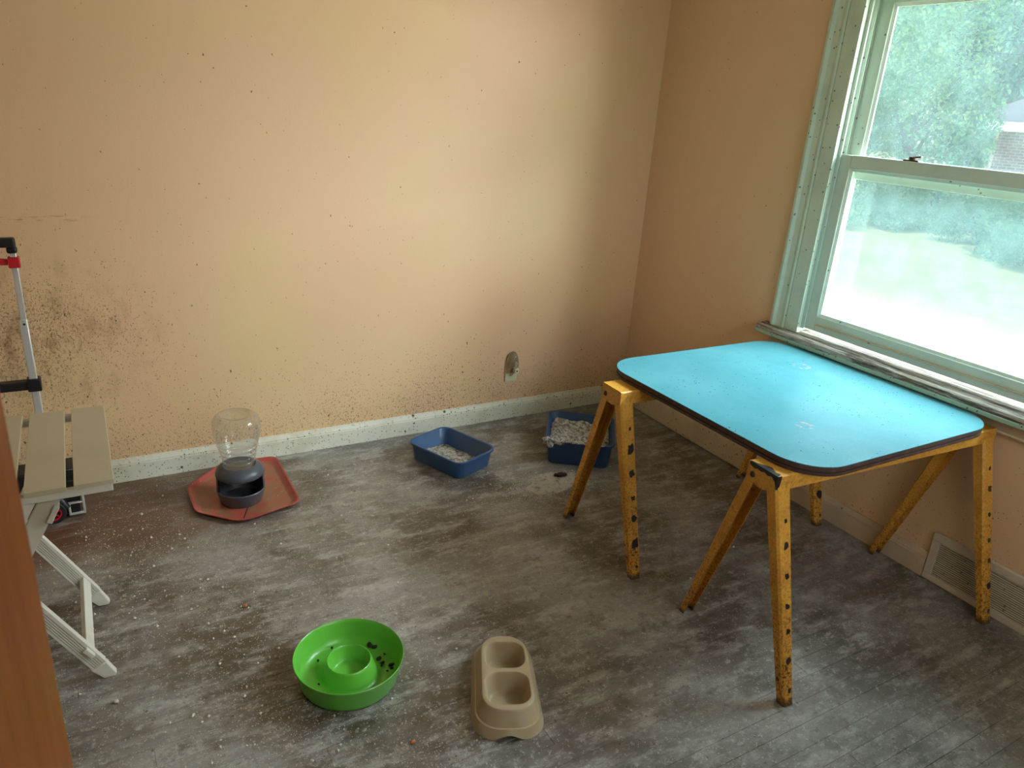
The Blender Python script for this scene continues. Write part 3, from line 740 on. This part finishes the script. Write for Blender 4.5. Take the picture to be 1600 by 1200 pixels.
# ------------------------------------------------------------------ red tray and water bottle feeder
ct = thing('cafeteria_tray', 'dirty red plastic tray on the floor under the pet waterer', 'tray', (-2.215, -.295, 0))
def round_poly(P, r_, n=5):
    out = []; N = len(P)
    for i in range(N):
        p0, p, p1 = Vector(P[i-1]), Vector(P[i]), Vector(P[(i+1) % N]); rr_ = r_[i]
        a = p+(p0-p).normalized()*rr_; b = p+(p1-p).normalized()*rr_
        for k in range(n+1):
            t_ = k/n; out.append(tuple((a*(1-t_)**2 + p*2*t_*(1-t_) + b*t_*t_)))
    return out
TP = [(-2.416, -.195), (-2.412, -.412), (-2.285, -.538), (-2.232, -.546), (-2.020, -.492), (-2.018, -.046), (-2.262, -.040)]
TP = [(x+2.215, y+.295) for x, y in TP]; TR = [.03, .03, .02, .02, .045, .045, .03]
def off(P, d_):
    N = len(P); out = []
    for i in range(N):
        p0, p, p1 = Vector(P[i-1]), Vector(P[i]), Vector(P[(i+1) % N])
        n0_ = Vector((-(p-p0).y, (p-p0).x)).normalized(); n1_ = Vector((-(p1-p).y, (p1-p).x)).normalized()
        b = (n0_+n1_); b = b/b.dot(n0_) ; out.append(tuple(p+b*d_))
    return out
tl = lambda d_, z: [(x, y, z) for x, y in round_poly(off(TP, d_), TR)]
mb = MB(); mb.loft([tl(.026, .0), tl(.020, .002), tl(.004, .019), tl(-.001, .0195), tl(-.001, .022), tl(.005, .022), tl(.008, .020), tl(.024, .0055), tl(.032, .0045)])
mb.build('tray', M['tray'], ct, smooth=40)

pw = thing('pet_waterer', 'empty gravity pet waterer with slate base and clear upturned bottle on a red tray', 'pet waterer', (-2.227, -.352, .0046), R(-98))
mb = MB(); mb.lathe([(0, 0), (.078, 0), (.081, .003), (.094, .052), (.0955, .058), (.093, .061), (.089, .058), (.076, .012), (.06, .008), (0, .008)], 56); mb.build('base', M['slate'], pw, smooth=40)
mb = MB(); a0_, a1_ = R(66), R(294)    # back and cheeks, open towards the front (+x local)
for (ro, zt) in ((1, 0),): pass
n_ = 40; rows = []
for (r_, z_) in ((.0945, .056), (.093, .085), (.092, .126), (.087, .126), (.088, .085), (.0895, .056)):
    rows.append([(r_*math.cos(a0_+(a1_-a0_)*i/n_), r_*math.sin(a0_+(a1_-a0_)*i/n_), z_) for i in range(n_+1)])
mb.loft(rows + [rows[0]], False, False, closed=False); mb.build('housing', M['slate'], pw, smooth=50)
mb = MB(); mb.lathe([(.03, .117), (.080, .116), (.091, .118), (.0950, .124), (.0945, .133), (.088, .147), (.074, .159), (.064, .163), (.060, .160), (.056, .150), (.03, .145)], 56); mb.build('collar', M['slate'], pw, smooth=50)
bp = [(.0, .153), (.055, .153), (.0575, .158), (.0585, .172)]
for r_, z_ in ((.061, .182), (.0655, .204), (.0705, .226), (.0755, .248)):     # moulded rings
    bp += [(r_-.0005, z_-.006), (r_+.0022, z_-.003), (r_+.0030, z_), (r_+.0022, z_+.003), (r_-.0012, z_+.005)]
bp += [(.080, .264), (.086, .288), (.0905, .312), (.0915, .334), (.0895, .354), (.083, .368), (.0725, .3765), (.060, .379), (.056, .3785), (.050, .374), (.03, .371), (0, .370)]
mb = MB(); mb.lathe(bp, 56)
mb.build('bottle', M['clear'], pw, smooth=60)

# ------------------------------------------------------------------ white folding slatted table (left)
ST_Z = .622; SX1 = -2.671; SY0, SY1 = -1.215, -.690
st = thing('folding_table', 'white folding slatted side table with crossed legs at the left', 'side table', (-2.94, -1.03, 0))
OX, OY = 2.94, 1.03
SWD = .090; GAP = .018
sl0 = None
for i in range(5):
    xc = SX1 - .0455 - i*(SWD+GAP)
    if sl0 is None:
        mb = MB(); ly = (SY1-SY0)/2
        mb.loft([[(x_, y_, z_) for x_, z_ in ((-SWD/2, -.012), (-SWD/2, -.001), (-SWD/2+.001, 0), (SWD/2-.001, 0), (SWD/2, -.001), (SWD/2, -.012))] for y_ in (-ly, ly)])
        sl0 = mb.build('slat', M['slat'], st, smooth=20); o = sl0
    else:
        o = sl0.copy(); COL.objects.link(o); o.parent = st
    o.location = (xc+OX, (SY0+SY1)/2+OY, ST_Z)
# cross rails under the slats
xr0, xr1 = SX1-5*(SWD+GAP)+GAP, SX1-.004
for yy in (SY0+.012, SY1-.012):
    mb = MB(); mb.box(xr0+OX, xr1+OX, yy-.010+OY, yy+.010+OY, ST_Z-.033, ST_Z-.0122); mb.build('rail', M['white'], st, bevel=.002)
def ribbed_leg(a, b, w_, h_, name, ribs=True):
    """flat bar with shallow grooves on its broad side faces"""
    a, b = Vector(a), Vector(b); t_ = (b-a).normalized(); c = Vector((0, 1, 0)); u = t_.cross(c).normalized()
    if u.z < 0: u = -u
    half = [(w_/2, -h_/2)]
    if ribs:
        nrb = 5
        for k in range(nrb):
            z0_ = -h_/2+.006+k*(h_-.012)/nrb; z1_ = z0_+(h_-.012)/nrb*.45
            half += [(w_/2, z0_), (w_/2-.0045, z0_+.0006), (w_/2-.0045, z1_-.0006), (w_/2, z1_)]
    half += [(w_/2, h_/2)]
    prof = half + [(-p, q) for p, q in half[::-1]]
    mb = MB(); mb.loft([[tuple(p+c*q0+u*q1) for q0, q1 in prof] for p in (a, b)])
    return mb.build(name, M['white'], st, smooth=20)
for yy, nm in ((-1.200, 0), (-.850, 1)):   # legs rising to the left
    p0 = Vector((-2.752+OX, yy+OY, .014)); p1 = Vector((-3.07+OX, yy+OY, .60))
    lg = ribbed_leg(p0+(p1-p0)*.06, p1, .020, .040, 'leg')
    d_ = (p0-p1).normalized(); u_ = d_.cross(Vector((0, 1, 0)))
    mb = MB(); 
    q0 = p0+(p1-p0)*.062; 
    foot = [(q0.x-.012-.010, q0.z-.012), (q0.x+.019, q0.z+.006), (-2.731+OX, .010), (-2.736+OX, .0005), (-2.764+OX, .0005)]
    mb.loft([[(x_, yy+OY-.0102+dy, z_) for x_, z_ in foot] for dy in (0, .0204)]); mb.build('foot', M['white'], st, bevel=.003)
for yy in (-1.170, -.880):                 # legs rising to the right
    lg = ribbed_leg((-3.135+OX, yy+OY, .004), (-2.803+OX, yy+OY, ST_Z-.018), .020, .044, 'leg', False)
mb = MB(); mb.bar((-2.79+OX, -1.222+OY, .105), (-2.79+OX, -.832+OY, .105), .014, .034, (-.5, 0, .85)); mb.build('stretcher', M['white'], st, bevel=.002)
mb = MB(); mb.bar((-3.09+OX, -1.158+OY, .105), (-3.09+OX, -.892+OY, .105), .014, .034, (.5, 0, .85)); mb.build('stretcher', M['white'], st, bevel=.002)
mb = MB(); mb.bar((-2.818+OX, -1.19+OY, .535), (-2.818+OX, -.86+OY, .535), .014, .050, (.46, 0, .88)); mb.build('stretcher', M['white'], st, bevel=.002)
mb = MB(); mb.cyl((-2.94+OX, -1.185+OY, .36), (0, 1, 0), .007, .062); mb.build('pivot', M['bolt'], st)
mb = MB(); mb.cyl((-2.94+OX, -.865+OY, .36), (0, 1, 0), .007, .062); mb.build('pivot', M['bolt'], st)

# ------------------------------------------------------------------ folding hand truck against the wall (left)
hk = thing('hand_truck', 'folded hand truck with red wheels and black grip against the wall', 'hand truck', (-3.02, -.17, 0))
HX, HY = 3.02, .17
for xx in (-2.885, -3.155):
    mb = MB(); mb.bar((xx+HX, -.125+HY, .10), (xx+HX, -.118+HY, .762), .026, .020, (0, 1, 0)); mb.build('lower_tube', M['alu'], hk, bevel=.003)
    mb = MB(); mb.bar((xx+.001+HX, -.118+HY, .70), (xx+.004+HX, -.112+HY, 1.03), .019, .014, (0, 1, 0)); mb.build('upper_tube', M['alu'], hk, bevel=.002)
    mb = MB(); mb.cyl((xx+.002+HX, -.129+HY, .745), (0, 1, 0), .004, .002); mb.build('button', M['black'], hk)
mb = MB(); mb.box(-3.178+HX, -2.868+HX, -.128+HY, -.098+HY, 1.018, 1.052); mb.box(-2.898+HX, -2.866+HX, -.128+HY, -.098+HY, .998, 1.02); mb.box(-3.18+HX, -3.148+HX, -.128+HY, -.098+HY, .998, 1.02)
mb.build('grip', M['blackp'], hk, bevel=.007, seg=3)
for xx, sg in ((-2.881, -1), (-3.153, 1)):
    mb = MB(); mb.box(xx-.018+HX, xx+.018+HX, -.131+HY, -.099+HY, .948, .985); mb.build('clip', M['red'], hk, bevel=.003)
mb = MB(); mb.bar((-2.90+HX, -.115+HY, .968), (-3.14+HX, -.115+HY, .975), .018, .022, (0, 0, 1)); mb.build('release_bar', M['red'], hk, bevel=.004)
mb = MB(); mb.box(-3.18+HX, -2.868+HX, -.137+HY, -.10+HY, .497, .530); mb.box(-2.906+HX, -2.862+HX, -.142+HY, -.098+HY, .490, .538); mb.box(-3.186+HX, -3.134+HX, -.142+HY, -.098+HY, .490, .538)
mb.build('bracket', M['blackp'], hk, bevel=.004)
mb = MB(); mb.box(-3.18+HX, -2.80+HX, -.235+HY, -.10+HY, .012, .062); mb.box(-3.16+HX, -2.80+HX, -.205+HY, -.10+HY, .062, .19); mb.build('base', M['blackp'], hk, bevel=.006)
mb = MB(); mb.tube([(-2.945+HX, -.25+HY, .05), (-2.935+HX, -.25+HY, .09), (-2.905+HX, -.25+HY, .115), (-2.865+HX, -.25+HY, .105), (-2.842+HX, -.25+HY, .05)], .014, 12); mb.build('fender', M['blackp'], hk)
for xx in (-2.888, -2.985):
    w_ = None
    mb = MB(); mb.lathe([(.036, -.012), (.050, -.012), (.054, -.008), (.054, .008), (.050, .012), (.036, .012)], 36); mb.bm.faces.ensure_lookup_table()
    tr = mb.build('wheel', M['rubber'], hk); tr.location = (xx+HX, -.262+HY, .0455); tr.rotation_euler = (R(90), 0, 0); tr.scale = (.84, .84, .84)
    mb = MB(); mb.lathe([(.030, -.010), (.0385, -.010), (.0385, .010), (.030, .010), (.030, -.010)], 36)
    for k in range(6):
        a = R(60*k+20); mb.bar((math.cos(a)*.008, math.sin(a)*.008, 0), (math.cos(a)*.032, math.sin(a)*.032, 0), .007, .012)
    mb.build('rim', M['red'], tr)
    mb = MB(); mb.cyl((0, 0, 0), (0, 0, 1), .011, .028); mb.build('hub', M['alu'], tr)
mb = MB(); x0, x1 = -2.838, -2.782
mb.box(x1-.008+HX, x1+HX, -.24+HY, -.20+HY, .008, .155); mb.box(x0+HX, x1-.008+HX, -.24+HY, -.225+HY, .008, .018); mb.box(x0+HX, x0+.008+HX, -.24+HY, -.225+HY, .018, .056); mb.box(x0+HX, x1-.008+HX, -.24+HY, -.225+HY, .056, .062)
mb.build('toe_plate', M['alu'], hk, bevel=.002)
mb = MB(); mb.box(-2.90+HX, -2.795+HX, -.224+HY, -.20+HY, .06, .15); mb.build('toe_pad', M['blackp'], hk, bevel=.003)
mb = MB(); mb.box(-3.02+HX, -2.985+HX, -.166+HY, -.135+HY, .20, .33); mb.build('latch', M['red'], hk, bevel=.004)

# ------------------------------------------------------------------ loose litter on the floor
rg = np.random.default_rng(5)
def grains(n, cx, cy, sx, sy):
    return np.stack([rg.normal(cx, sx, n), rg.normal(cy, sy, n)], 1)
pts = np.concatenate([grains(3600, -2.45, -1.3, .28, .45), grains(2200, -2.35, -1.9, .25, .25), grains(1500, -2.6, -.55, .2, .25), grains(500, -2.0, -.6, .4, .3), grains(2200, -.97, -.74, .12, .06), grains(300, -1.2, -.6, .2, .1), np.stack([rg.uniform(-3.2, -.1, 1500), rg.uniform(-2.9, -.05, 1500)], 1)])
ok = (pts[:, 0] > -3.5) & (pts[:, 0] < -.05) & (pts[:, 1] < -.03) & (pts[:, 1] > -3.2)
for (x, y, r_) in ((-2.144, -1.494, .135), (-1.757, -1.737, .19), (-2.215, -.295, .26), (-1.282, -.362, .19), (-.648, -.5, .22), (-2.95, -.2, .2), (-1.02, -2.15, .05), (-1.02, -1.67, .05), (-1.05, -1.47, .05), (-1.05, -.985, .05), (-.06, -2.2, .06), (-.06, -1.72, .06), (-.08, -1.5, .06), (-.08, -1.02, .06), (-2.745, -1.2, .05), (-2.745, -.85, .05)):
    ok &= np.hypot(pts[:, 0]-x, pts[:, 1]-y) > r_
pts = pts[ok]; n = len(pts)
oct_ = np.array([(1, 0, 0), (0, 1, 0), (-1, 0, 0), (0, -1, 0), (0, 0, 1), (0, 0, -1)], float)
of = np.array([(0, 1, 4), (1, 2, 4), (2, 3, 4), (3, 0, 4), (1, 0, 5), (2, 1, 5), (3, 2, 5), (0, 3, 5)])
s_ = rg.uniform(.0008, .0021, n)*(1+(rg.random(n) < .03)*1.6)
V = oct_[None]*s_[:, None, None]*rg.uniform(.6, 1.3, (n, 6, 1)); V[:, :, :2] += pts[:, None, :]; V[:, :, 2] += s_[:, None]*.8
me = bpy.data.meshes.new('litter_grains'); me.from_pydata(V.reshape(-1, 3).tolist(), [], (of[None]+6*np.arange(n)[:, None, None]).reshape(-1, 3).tolist())
me.materials.append(M['grain']); o = bpy.data.objects.new('litter_grains', me); COL.objects.link(o)
tag(o, 'pale grains of cat litter scattered over the dark floor', 'litter', kind='stuff')
for i, (x, y) in enumerate(((-2.30, -1.86), (-2.07, -1.80), (-2.74, -1.32), (-2.35, -1.05))):
    mb = MB(); lump(mb, (0, 0, .005), .007, .005, .005, i+2, 8); o = mb.build('kibble', M['grain'] if i % 2 == 0 else M['doorwood'], smooth=60); o.location = (x, y, 0)
    tag(o, ['pale pellet on the floor left of the green bowl', 'tan pellet on the floor before the green bowl', 'pale pellet on the floor by the white table foot', 'tan pellet on the floor behind the green bowl'][i], 'pellet')

# ------------------------------------------------------------------ outdoors
def pol(head, dist, z=0):      # a point seen from the room at a compass bearing (degrees from +x)
    return Vector((CAM.x + dist*math.cos(R(head)), CAM.y + dist*math.sin(R(head)), z))
t = NT('dry_lawn', .9, .1); P = t.pos()
c = t.mix(t.ramp(t.noise(P, .5, 6, .65), .35, .65), s2l(226, 208, 166), s2l(210, 198, 150))
c = t.mix(t.ramp(t.noise(P, 5, 5, .7), .45, .7, 0.0, .5), c, s2l(206, 200, 160)); t.color(c); t.bump(t.noise(P, 30, 4), .5, .05)
M['lawn'] = t.m
nx, ny = 50, 44; mb = MB(); G = []
for j in range(ny+1):
    G.append([])
    for i in range(nx+1):
        x = .14 + (90-.14)*(i/nx)**1.6; y = -30 + 95*j/ny
        q = min(1, max(0, (x-16)/26)); z = -.6 + 1.1*q*q*(3-2*q) + .03*math.sin(x*.9+y*.5)
        G[-1].append(mb.bm.verts.new((x, y, z)))
for j in range(ny):
    for i in range(nx): mb.face([G[j][i], G[j][i+1], G[j+1][i+1], G[j+1][i]])
gr = mb.build('lawn', M['lawn'], smooth=60); tag(gr, 'sunlit dry pale lawn outside the window', kind='structure')
def gz(x, y):
    q = min(1, max(0, (x-16)/26)); return -.6 + 1.1*q*q*(3-2*q)

def leaf_mat(name, a, b, trans=.35):
    t = NT(name, .6, .2); P = t.pos(); c = t.mix(t.ramp(t.noise(P, 1.1, 4, .7), .38, .64), a, b)
    c = t.mix(t.ramp(t.noise(P, 6, 3, .7), .45, .7, 0.0, .6), c, a); t.color(c)
    tl = t.n.new('ShaderNodeBsdfTranslucent'); t.put(tl.inputs[0], c); mx = t.n.new('ShaderNodeMixShader'); mx.inputs[0].default_value = trans
    t.l.new(t.p.outputs[0], mx.inputs[1]); t.l.new(tl.outputs[0], mx.inputs[2]); t.l.new(mx.outputs[0], t.out.inputs[0]); return t.m
M['leafA'] = leaf_mat('leaf_bright', s2l(116, 172, 138), s2l(168, 208, 138))
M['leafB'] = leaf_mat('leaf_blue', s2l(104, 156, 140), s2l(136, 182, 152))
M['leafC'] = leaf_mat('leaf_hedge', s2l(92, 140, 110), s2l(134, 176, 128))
M['bark'] = plain('bark', s2l(96, 84, 70), .9)
def leaves(clusters, n, size, seed, lo=.55):
    g = np.random.default_rng(seed); C_ = np.array([c[:3] for c in clusters]); Rr = np.array([c[3:] for c in clusters])
    wt = Rr[:, 0]*Rr[:, 1]+Rr[:, 0]*Rr[:, 2]; idx = g.choice(len(clusters), n, p=wt/wt.sum())
    d = g.normal(size=(n, 3)); d /= np.linalg.norm(d, axis=1, keepdims=True)
    c = C_[idx] + d*Rr[idx]*g.uniform(lo, 1.05, (n, 1))
    a = g.normal(size=(n, 3)); a /= np.linalg.norm(a, axis=1, keepdims=True)
    b = np.cross(a, g.normal(size=(n, 3))); b /= np.linalg.norm(b, axis=1, keepdims=True)
    L = size*g.uniform(.6, 1.4, (n, 1)); w_ = L*.42
    V = np.stack([c-a*L*.5, c+b*w_*.5, c+a*L*.5, c-b*w_*.5], 1)
    return V.reshape(-1, 3), (np.arange(n)[:, None]*4+np.arange(4)[None]).tolist()
def plant(name, label, cat, loc, clusters, n, size, mat, seed, trunk=None, group=None):
    t = thing(name, label, cat, loc, 0, group)
    V, F = leaves(clusters, n, size, seed); me = bpy.data.meshes.new('foliage'); me.from_pydata(V.tolist(), [], F); me.materials.append(mat)
    o = bpy.data.objects.new('foliage', me); COL.objects.link(o); o.parent = t; o['kind'] = 'stuff'
    mb = MB()
    if trunk:
        mb.tube([(0, 0, -.1), (trunk[0]*.1, 0, trunk[1]*.5), (0, trunk[0]*.1, trunk[1])], [trunk[0], trunk[0]*.8, trunk[0]*.45], 10)
        for k in range(5):
            a = k*1.3; mb.tube([(0, 0, trunk[1]*(.5+.08*k)), (math.cos(a)*trunk[1]*.22, math.sin(a)*trunk[1]*.22, trunk[1]*(.85+.08*k))], [trunk[0]*.4, trunk[0]*.15], 8)
        mb.build('trunk', M['bark'], t)
    else:
        for k in range(6):
            a = k*1.05; mb.tube([(0, 0, -.05), (math.cos(a)*.4, math.sin(a)*.4, .9)], [.03, .012], 6)
        mb.build('stems', M['bark'], t)
    return t
def blob(rx, ry, rz, zc, n, seed, k=.55):
    g = np.random.default_rng(seed); out = [(0, 0, zc, rx*.7, ry*.7, rz*.75)]
    for _ in range(n):
        d = g.normal(size=3); d /= np.linalg.norm(d); q = g.uniform(.5, .8)
        s = g.uniform(.25, k)
        out.append((d[0]*rx*q, d[1]*ry*q, zc+d[2]*rz*q, rx*s, ry*s, rz*s))
    return out
hd = [(36.5, 19.0), (33.2, 20.0), (30.2, 20.6), (27.6, 18.8), (25.2, 17.0), (22.8, 15.6)]
hl = ['clipped shrub at the left edge of the lower pane', 'second shrub from the left at the far lawn edge', 'shrub at the lawn edge straight below the tree', 'shrub below the brick house corner', 'bushy shrub reaching lowest at the right of the lower pane', 'shrub at the lawn edge outside the right of the frame']
for i, (h_, d_) in enumerate(hd):
    p = pol(h_, d_); z0_ = gz(p.x, p.y); top = .95 - z0_ - (.1 if i > 3 else 0)
    plant('shrub', hl[i], 'shrub', (p.x, p.y, z0_), blob(1.05, 1.05, top*.5, top*.5, 12, 20+i), 7000, .10, M['leafC'], 40+i, None, 'shrubs along the far lawn edge')
trees = [('tree', 'bright leafy tree filling the left half of the upper pane', 33.0, 21.0, (2.0, 2.0, 2.6), 2.9, 22, 17000, .11, 'leafA', (.16, 2.6)),
         ('tree', 'leafy tree behind the bright one at the left window edge', 36.5, 25.0, (2.6, 2.6, 3.4), 3.6, 20, 14000, .14, 'leafA', (.2, 3.2)),
         ('tree', 'yellow green sapling beside the brick house', 29.6, 22.0, (.75, .75, 1.5), 1.7, 14, 3000, .15, 'leafA', (.06, 1.6)),
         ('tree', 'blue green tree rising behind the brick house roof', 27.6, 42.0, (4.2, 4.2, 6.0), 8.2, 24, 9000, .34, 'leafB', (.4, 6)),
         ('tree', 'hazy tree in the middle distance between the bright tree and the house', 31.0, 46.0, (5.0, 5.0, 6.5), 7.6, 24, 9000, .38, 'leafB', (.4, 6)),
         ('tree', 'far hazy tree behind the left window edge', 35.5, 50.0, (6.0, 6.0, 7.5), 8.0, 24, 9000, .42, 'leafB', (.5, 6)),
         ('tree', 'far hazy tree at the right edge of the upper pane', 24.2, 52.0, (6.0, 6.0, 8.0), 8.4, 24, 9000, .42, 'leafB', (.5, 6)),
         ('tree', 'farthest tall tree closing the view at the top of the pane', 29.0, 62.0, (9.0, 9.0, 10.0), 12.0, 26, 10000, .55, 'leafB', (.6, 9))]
for i, (nm, lb, h_, d_, rr_, zc, nc, nl_, ls_, mt, tk) in enumerate(trees):
    p = pol(h_, d_); z0_ = gz(p.x, p.y)
    plant(nm, lb, 'tree', (p.x, p.y, z0_), blob(*rr_, zc-z0_, nc, 70+i), nl_, ls_, M[mt], 90+i, tk, 'trees beyond the lawn')
# brick house
def brick_mat():
    t = NT('red_brick', .8, .2); k = t.n.new('ShaderNodeTexBrick'); t.l.new(t.map(t.obj(), (1, 1, 1)), k.inputs['Vector'])
    cm = t.n.new('ShaderNodeCombineXYZ'); X, Y, Z = t.xyz(t.obj()); t.l.new(t.math('ADD', X, Y), cm.inputs[0]); t.l.new(Z, cm.inputs[1]); t.l.new(cm.outputs[0], k.inputs['Vector'])
    k.inputs['Color1'].default_value = s2l(168, 128, 128); k.inputs['Color2'].default_value = s2l(142, 104, 106); k.inputs['Mortar'].default_value = s2l(214, 206, 204)
    k.inputs['Scale'].default_value = 1; k.inputs['Brick Width'].default_value = .21; k.inputs['Row Height'].default_value = .075; k.inputs['Mortar Size'].default_value = .008
    t.color(k.outputs[0]); return t.m
M['brick'] = brick_mat()
M['roof'] = plain('grey_shingle', s2l(134, 124, 134), .9, .2, 0, s2l(116, 108, 118), .6, 3)
M['redroof'] = plain('red_roof', s2l(206, 110, 116), .8)
M['fascia'] = plain('white_fascia', s2l(232, 238, 236), .5)
M['darkglass'] = plain('dark_window', s2l(70, 88, 112), .15)
pc = pol(28.35, 25.0); hs = thing('house', 'brick house with grey hip roof and white gutter at the right window edge', 'house', (pc.x, pc.y, gz(pc.x, pc.y)-.1), R(28.3))
# local +x away from the viewer, local -y to the right
EZ = 1.86 - hs.location.z; HWD, HDP = 9.0, 8.0
MB().box(0, HDP, -HWD, 0, 0, EZ).build('wall', M['brick'], hs, smooth=0)
ov = .9
mb = MB(); q = [(-ov, ov), (HDP+ov, ov), (HDP+ov, -HWD-ov), (-ov, -HWD-ov)]
a_ = mb.verts([(x, y, EZ+.02) for x, y in q]); a2 = mb.verts([(x, y, EZ+.14) for x, y in q]); rg_ = mb.verts([(HDP/2, -HDP/2+.4, EZ+2.3), (HDP/2, -HWD+HDP/2-.4, EZ+2.3)])
mb.face(a_[::-1])
for i in range(4): mb.face([a_[i], a_[(i+1) % 4], a2[(i+1) % 4], a2[i]])
mb.face([a2[0], a2[1], rg_[0]]); mb.face([a2[1], a2[2], rg_[1], rg_[0]]); mb.face([a2[2], a2[3], rg_[1]]); mb.face([a2[3], a2[0], rg_[0], rg_[1]])
mb.build('roof', M['roof'], hs, smooth=0)
mb = MB(); mb.box(-ov-.1, -ov, -HWD-ov, ov, EZ-.12, EZ+.12); mb.box(-ov, HDP, ov, ov+.1, EZ-.12, EZ+.12); mb.build('gutter', M['fascia'], hs, bevel=.02)
mb = MB(); mb.tube([(-ov-.05, .02, EZ-.12), (-.1, .02, EZ-.4), (-.08, .0, EZ-.6), (-.08, 0, .1)], .05, 8); mb.build('downspout', M['fascia'], hs)
mb = MB(); mb.box(-.04, .02, -6.2, -4.8, EZ-1.6, EZ-.5); wf = mb.build('window', M['fascia'], hs); MB().box(-.05, -.041, -6.1, -4.9, EZ-1.5, EZ-.6).build('pane', M['darkglass'], wf)
pc = pol(30.6, 54.0); h2 = thing('house', 'distant pale house with a red roof beyond the trees', 'house', (pc.x, pc.y, gz(pc.x, pc.y)-.1), R(30))
e2 = 2.6
MB().box(0, 7, -6, 0, 0, e2).build('wall', M['fascia'], h2, smooth=0)
mb = MB(); mb.loft([[(-.5, y_, e2), (3.5, y_, e2+2.0), (7.5, y_, e2), (3.5, y_, e2+1.8)] for y_ in (-6.4, .4)]); mb.build('roof', M['redroof'], h2, smooth=0)
for yy in (-1.9, -3.6):
    wf = MB().box(-.05, .02, yy-.6, yy+.6, .9, 2.2).build('window', M['fascia'], h2); MB().box(-.07, -.051, yy-.5, yy+.5, 1.0, 2.1).build('pane', M['darkglass'], wf)
# power lines
for i, (z_, zz) in enumerate(((5.5, 0), (4.75, 0), (4.35, 0))):
    a, b = pol(34, 30, z_), pol(22, 33, z_+.35); pth = []
    for k in range(15):
        s_ = k/14; p = a.lerp(b, s_); p.z -= .35*(1-(2*s_-1)**2); pth.append(p)
    mb = MB(); mb.tube(pth, .012, 6); o = mb.build('power_line', M['blackp'])
    tag(o, ['topmost power line crossing the upper pane', 'middle power line crossing the upper pane', 'lowest power line crossing the upper pane'][i], 'cable', 'power lines outside')
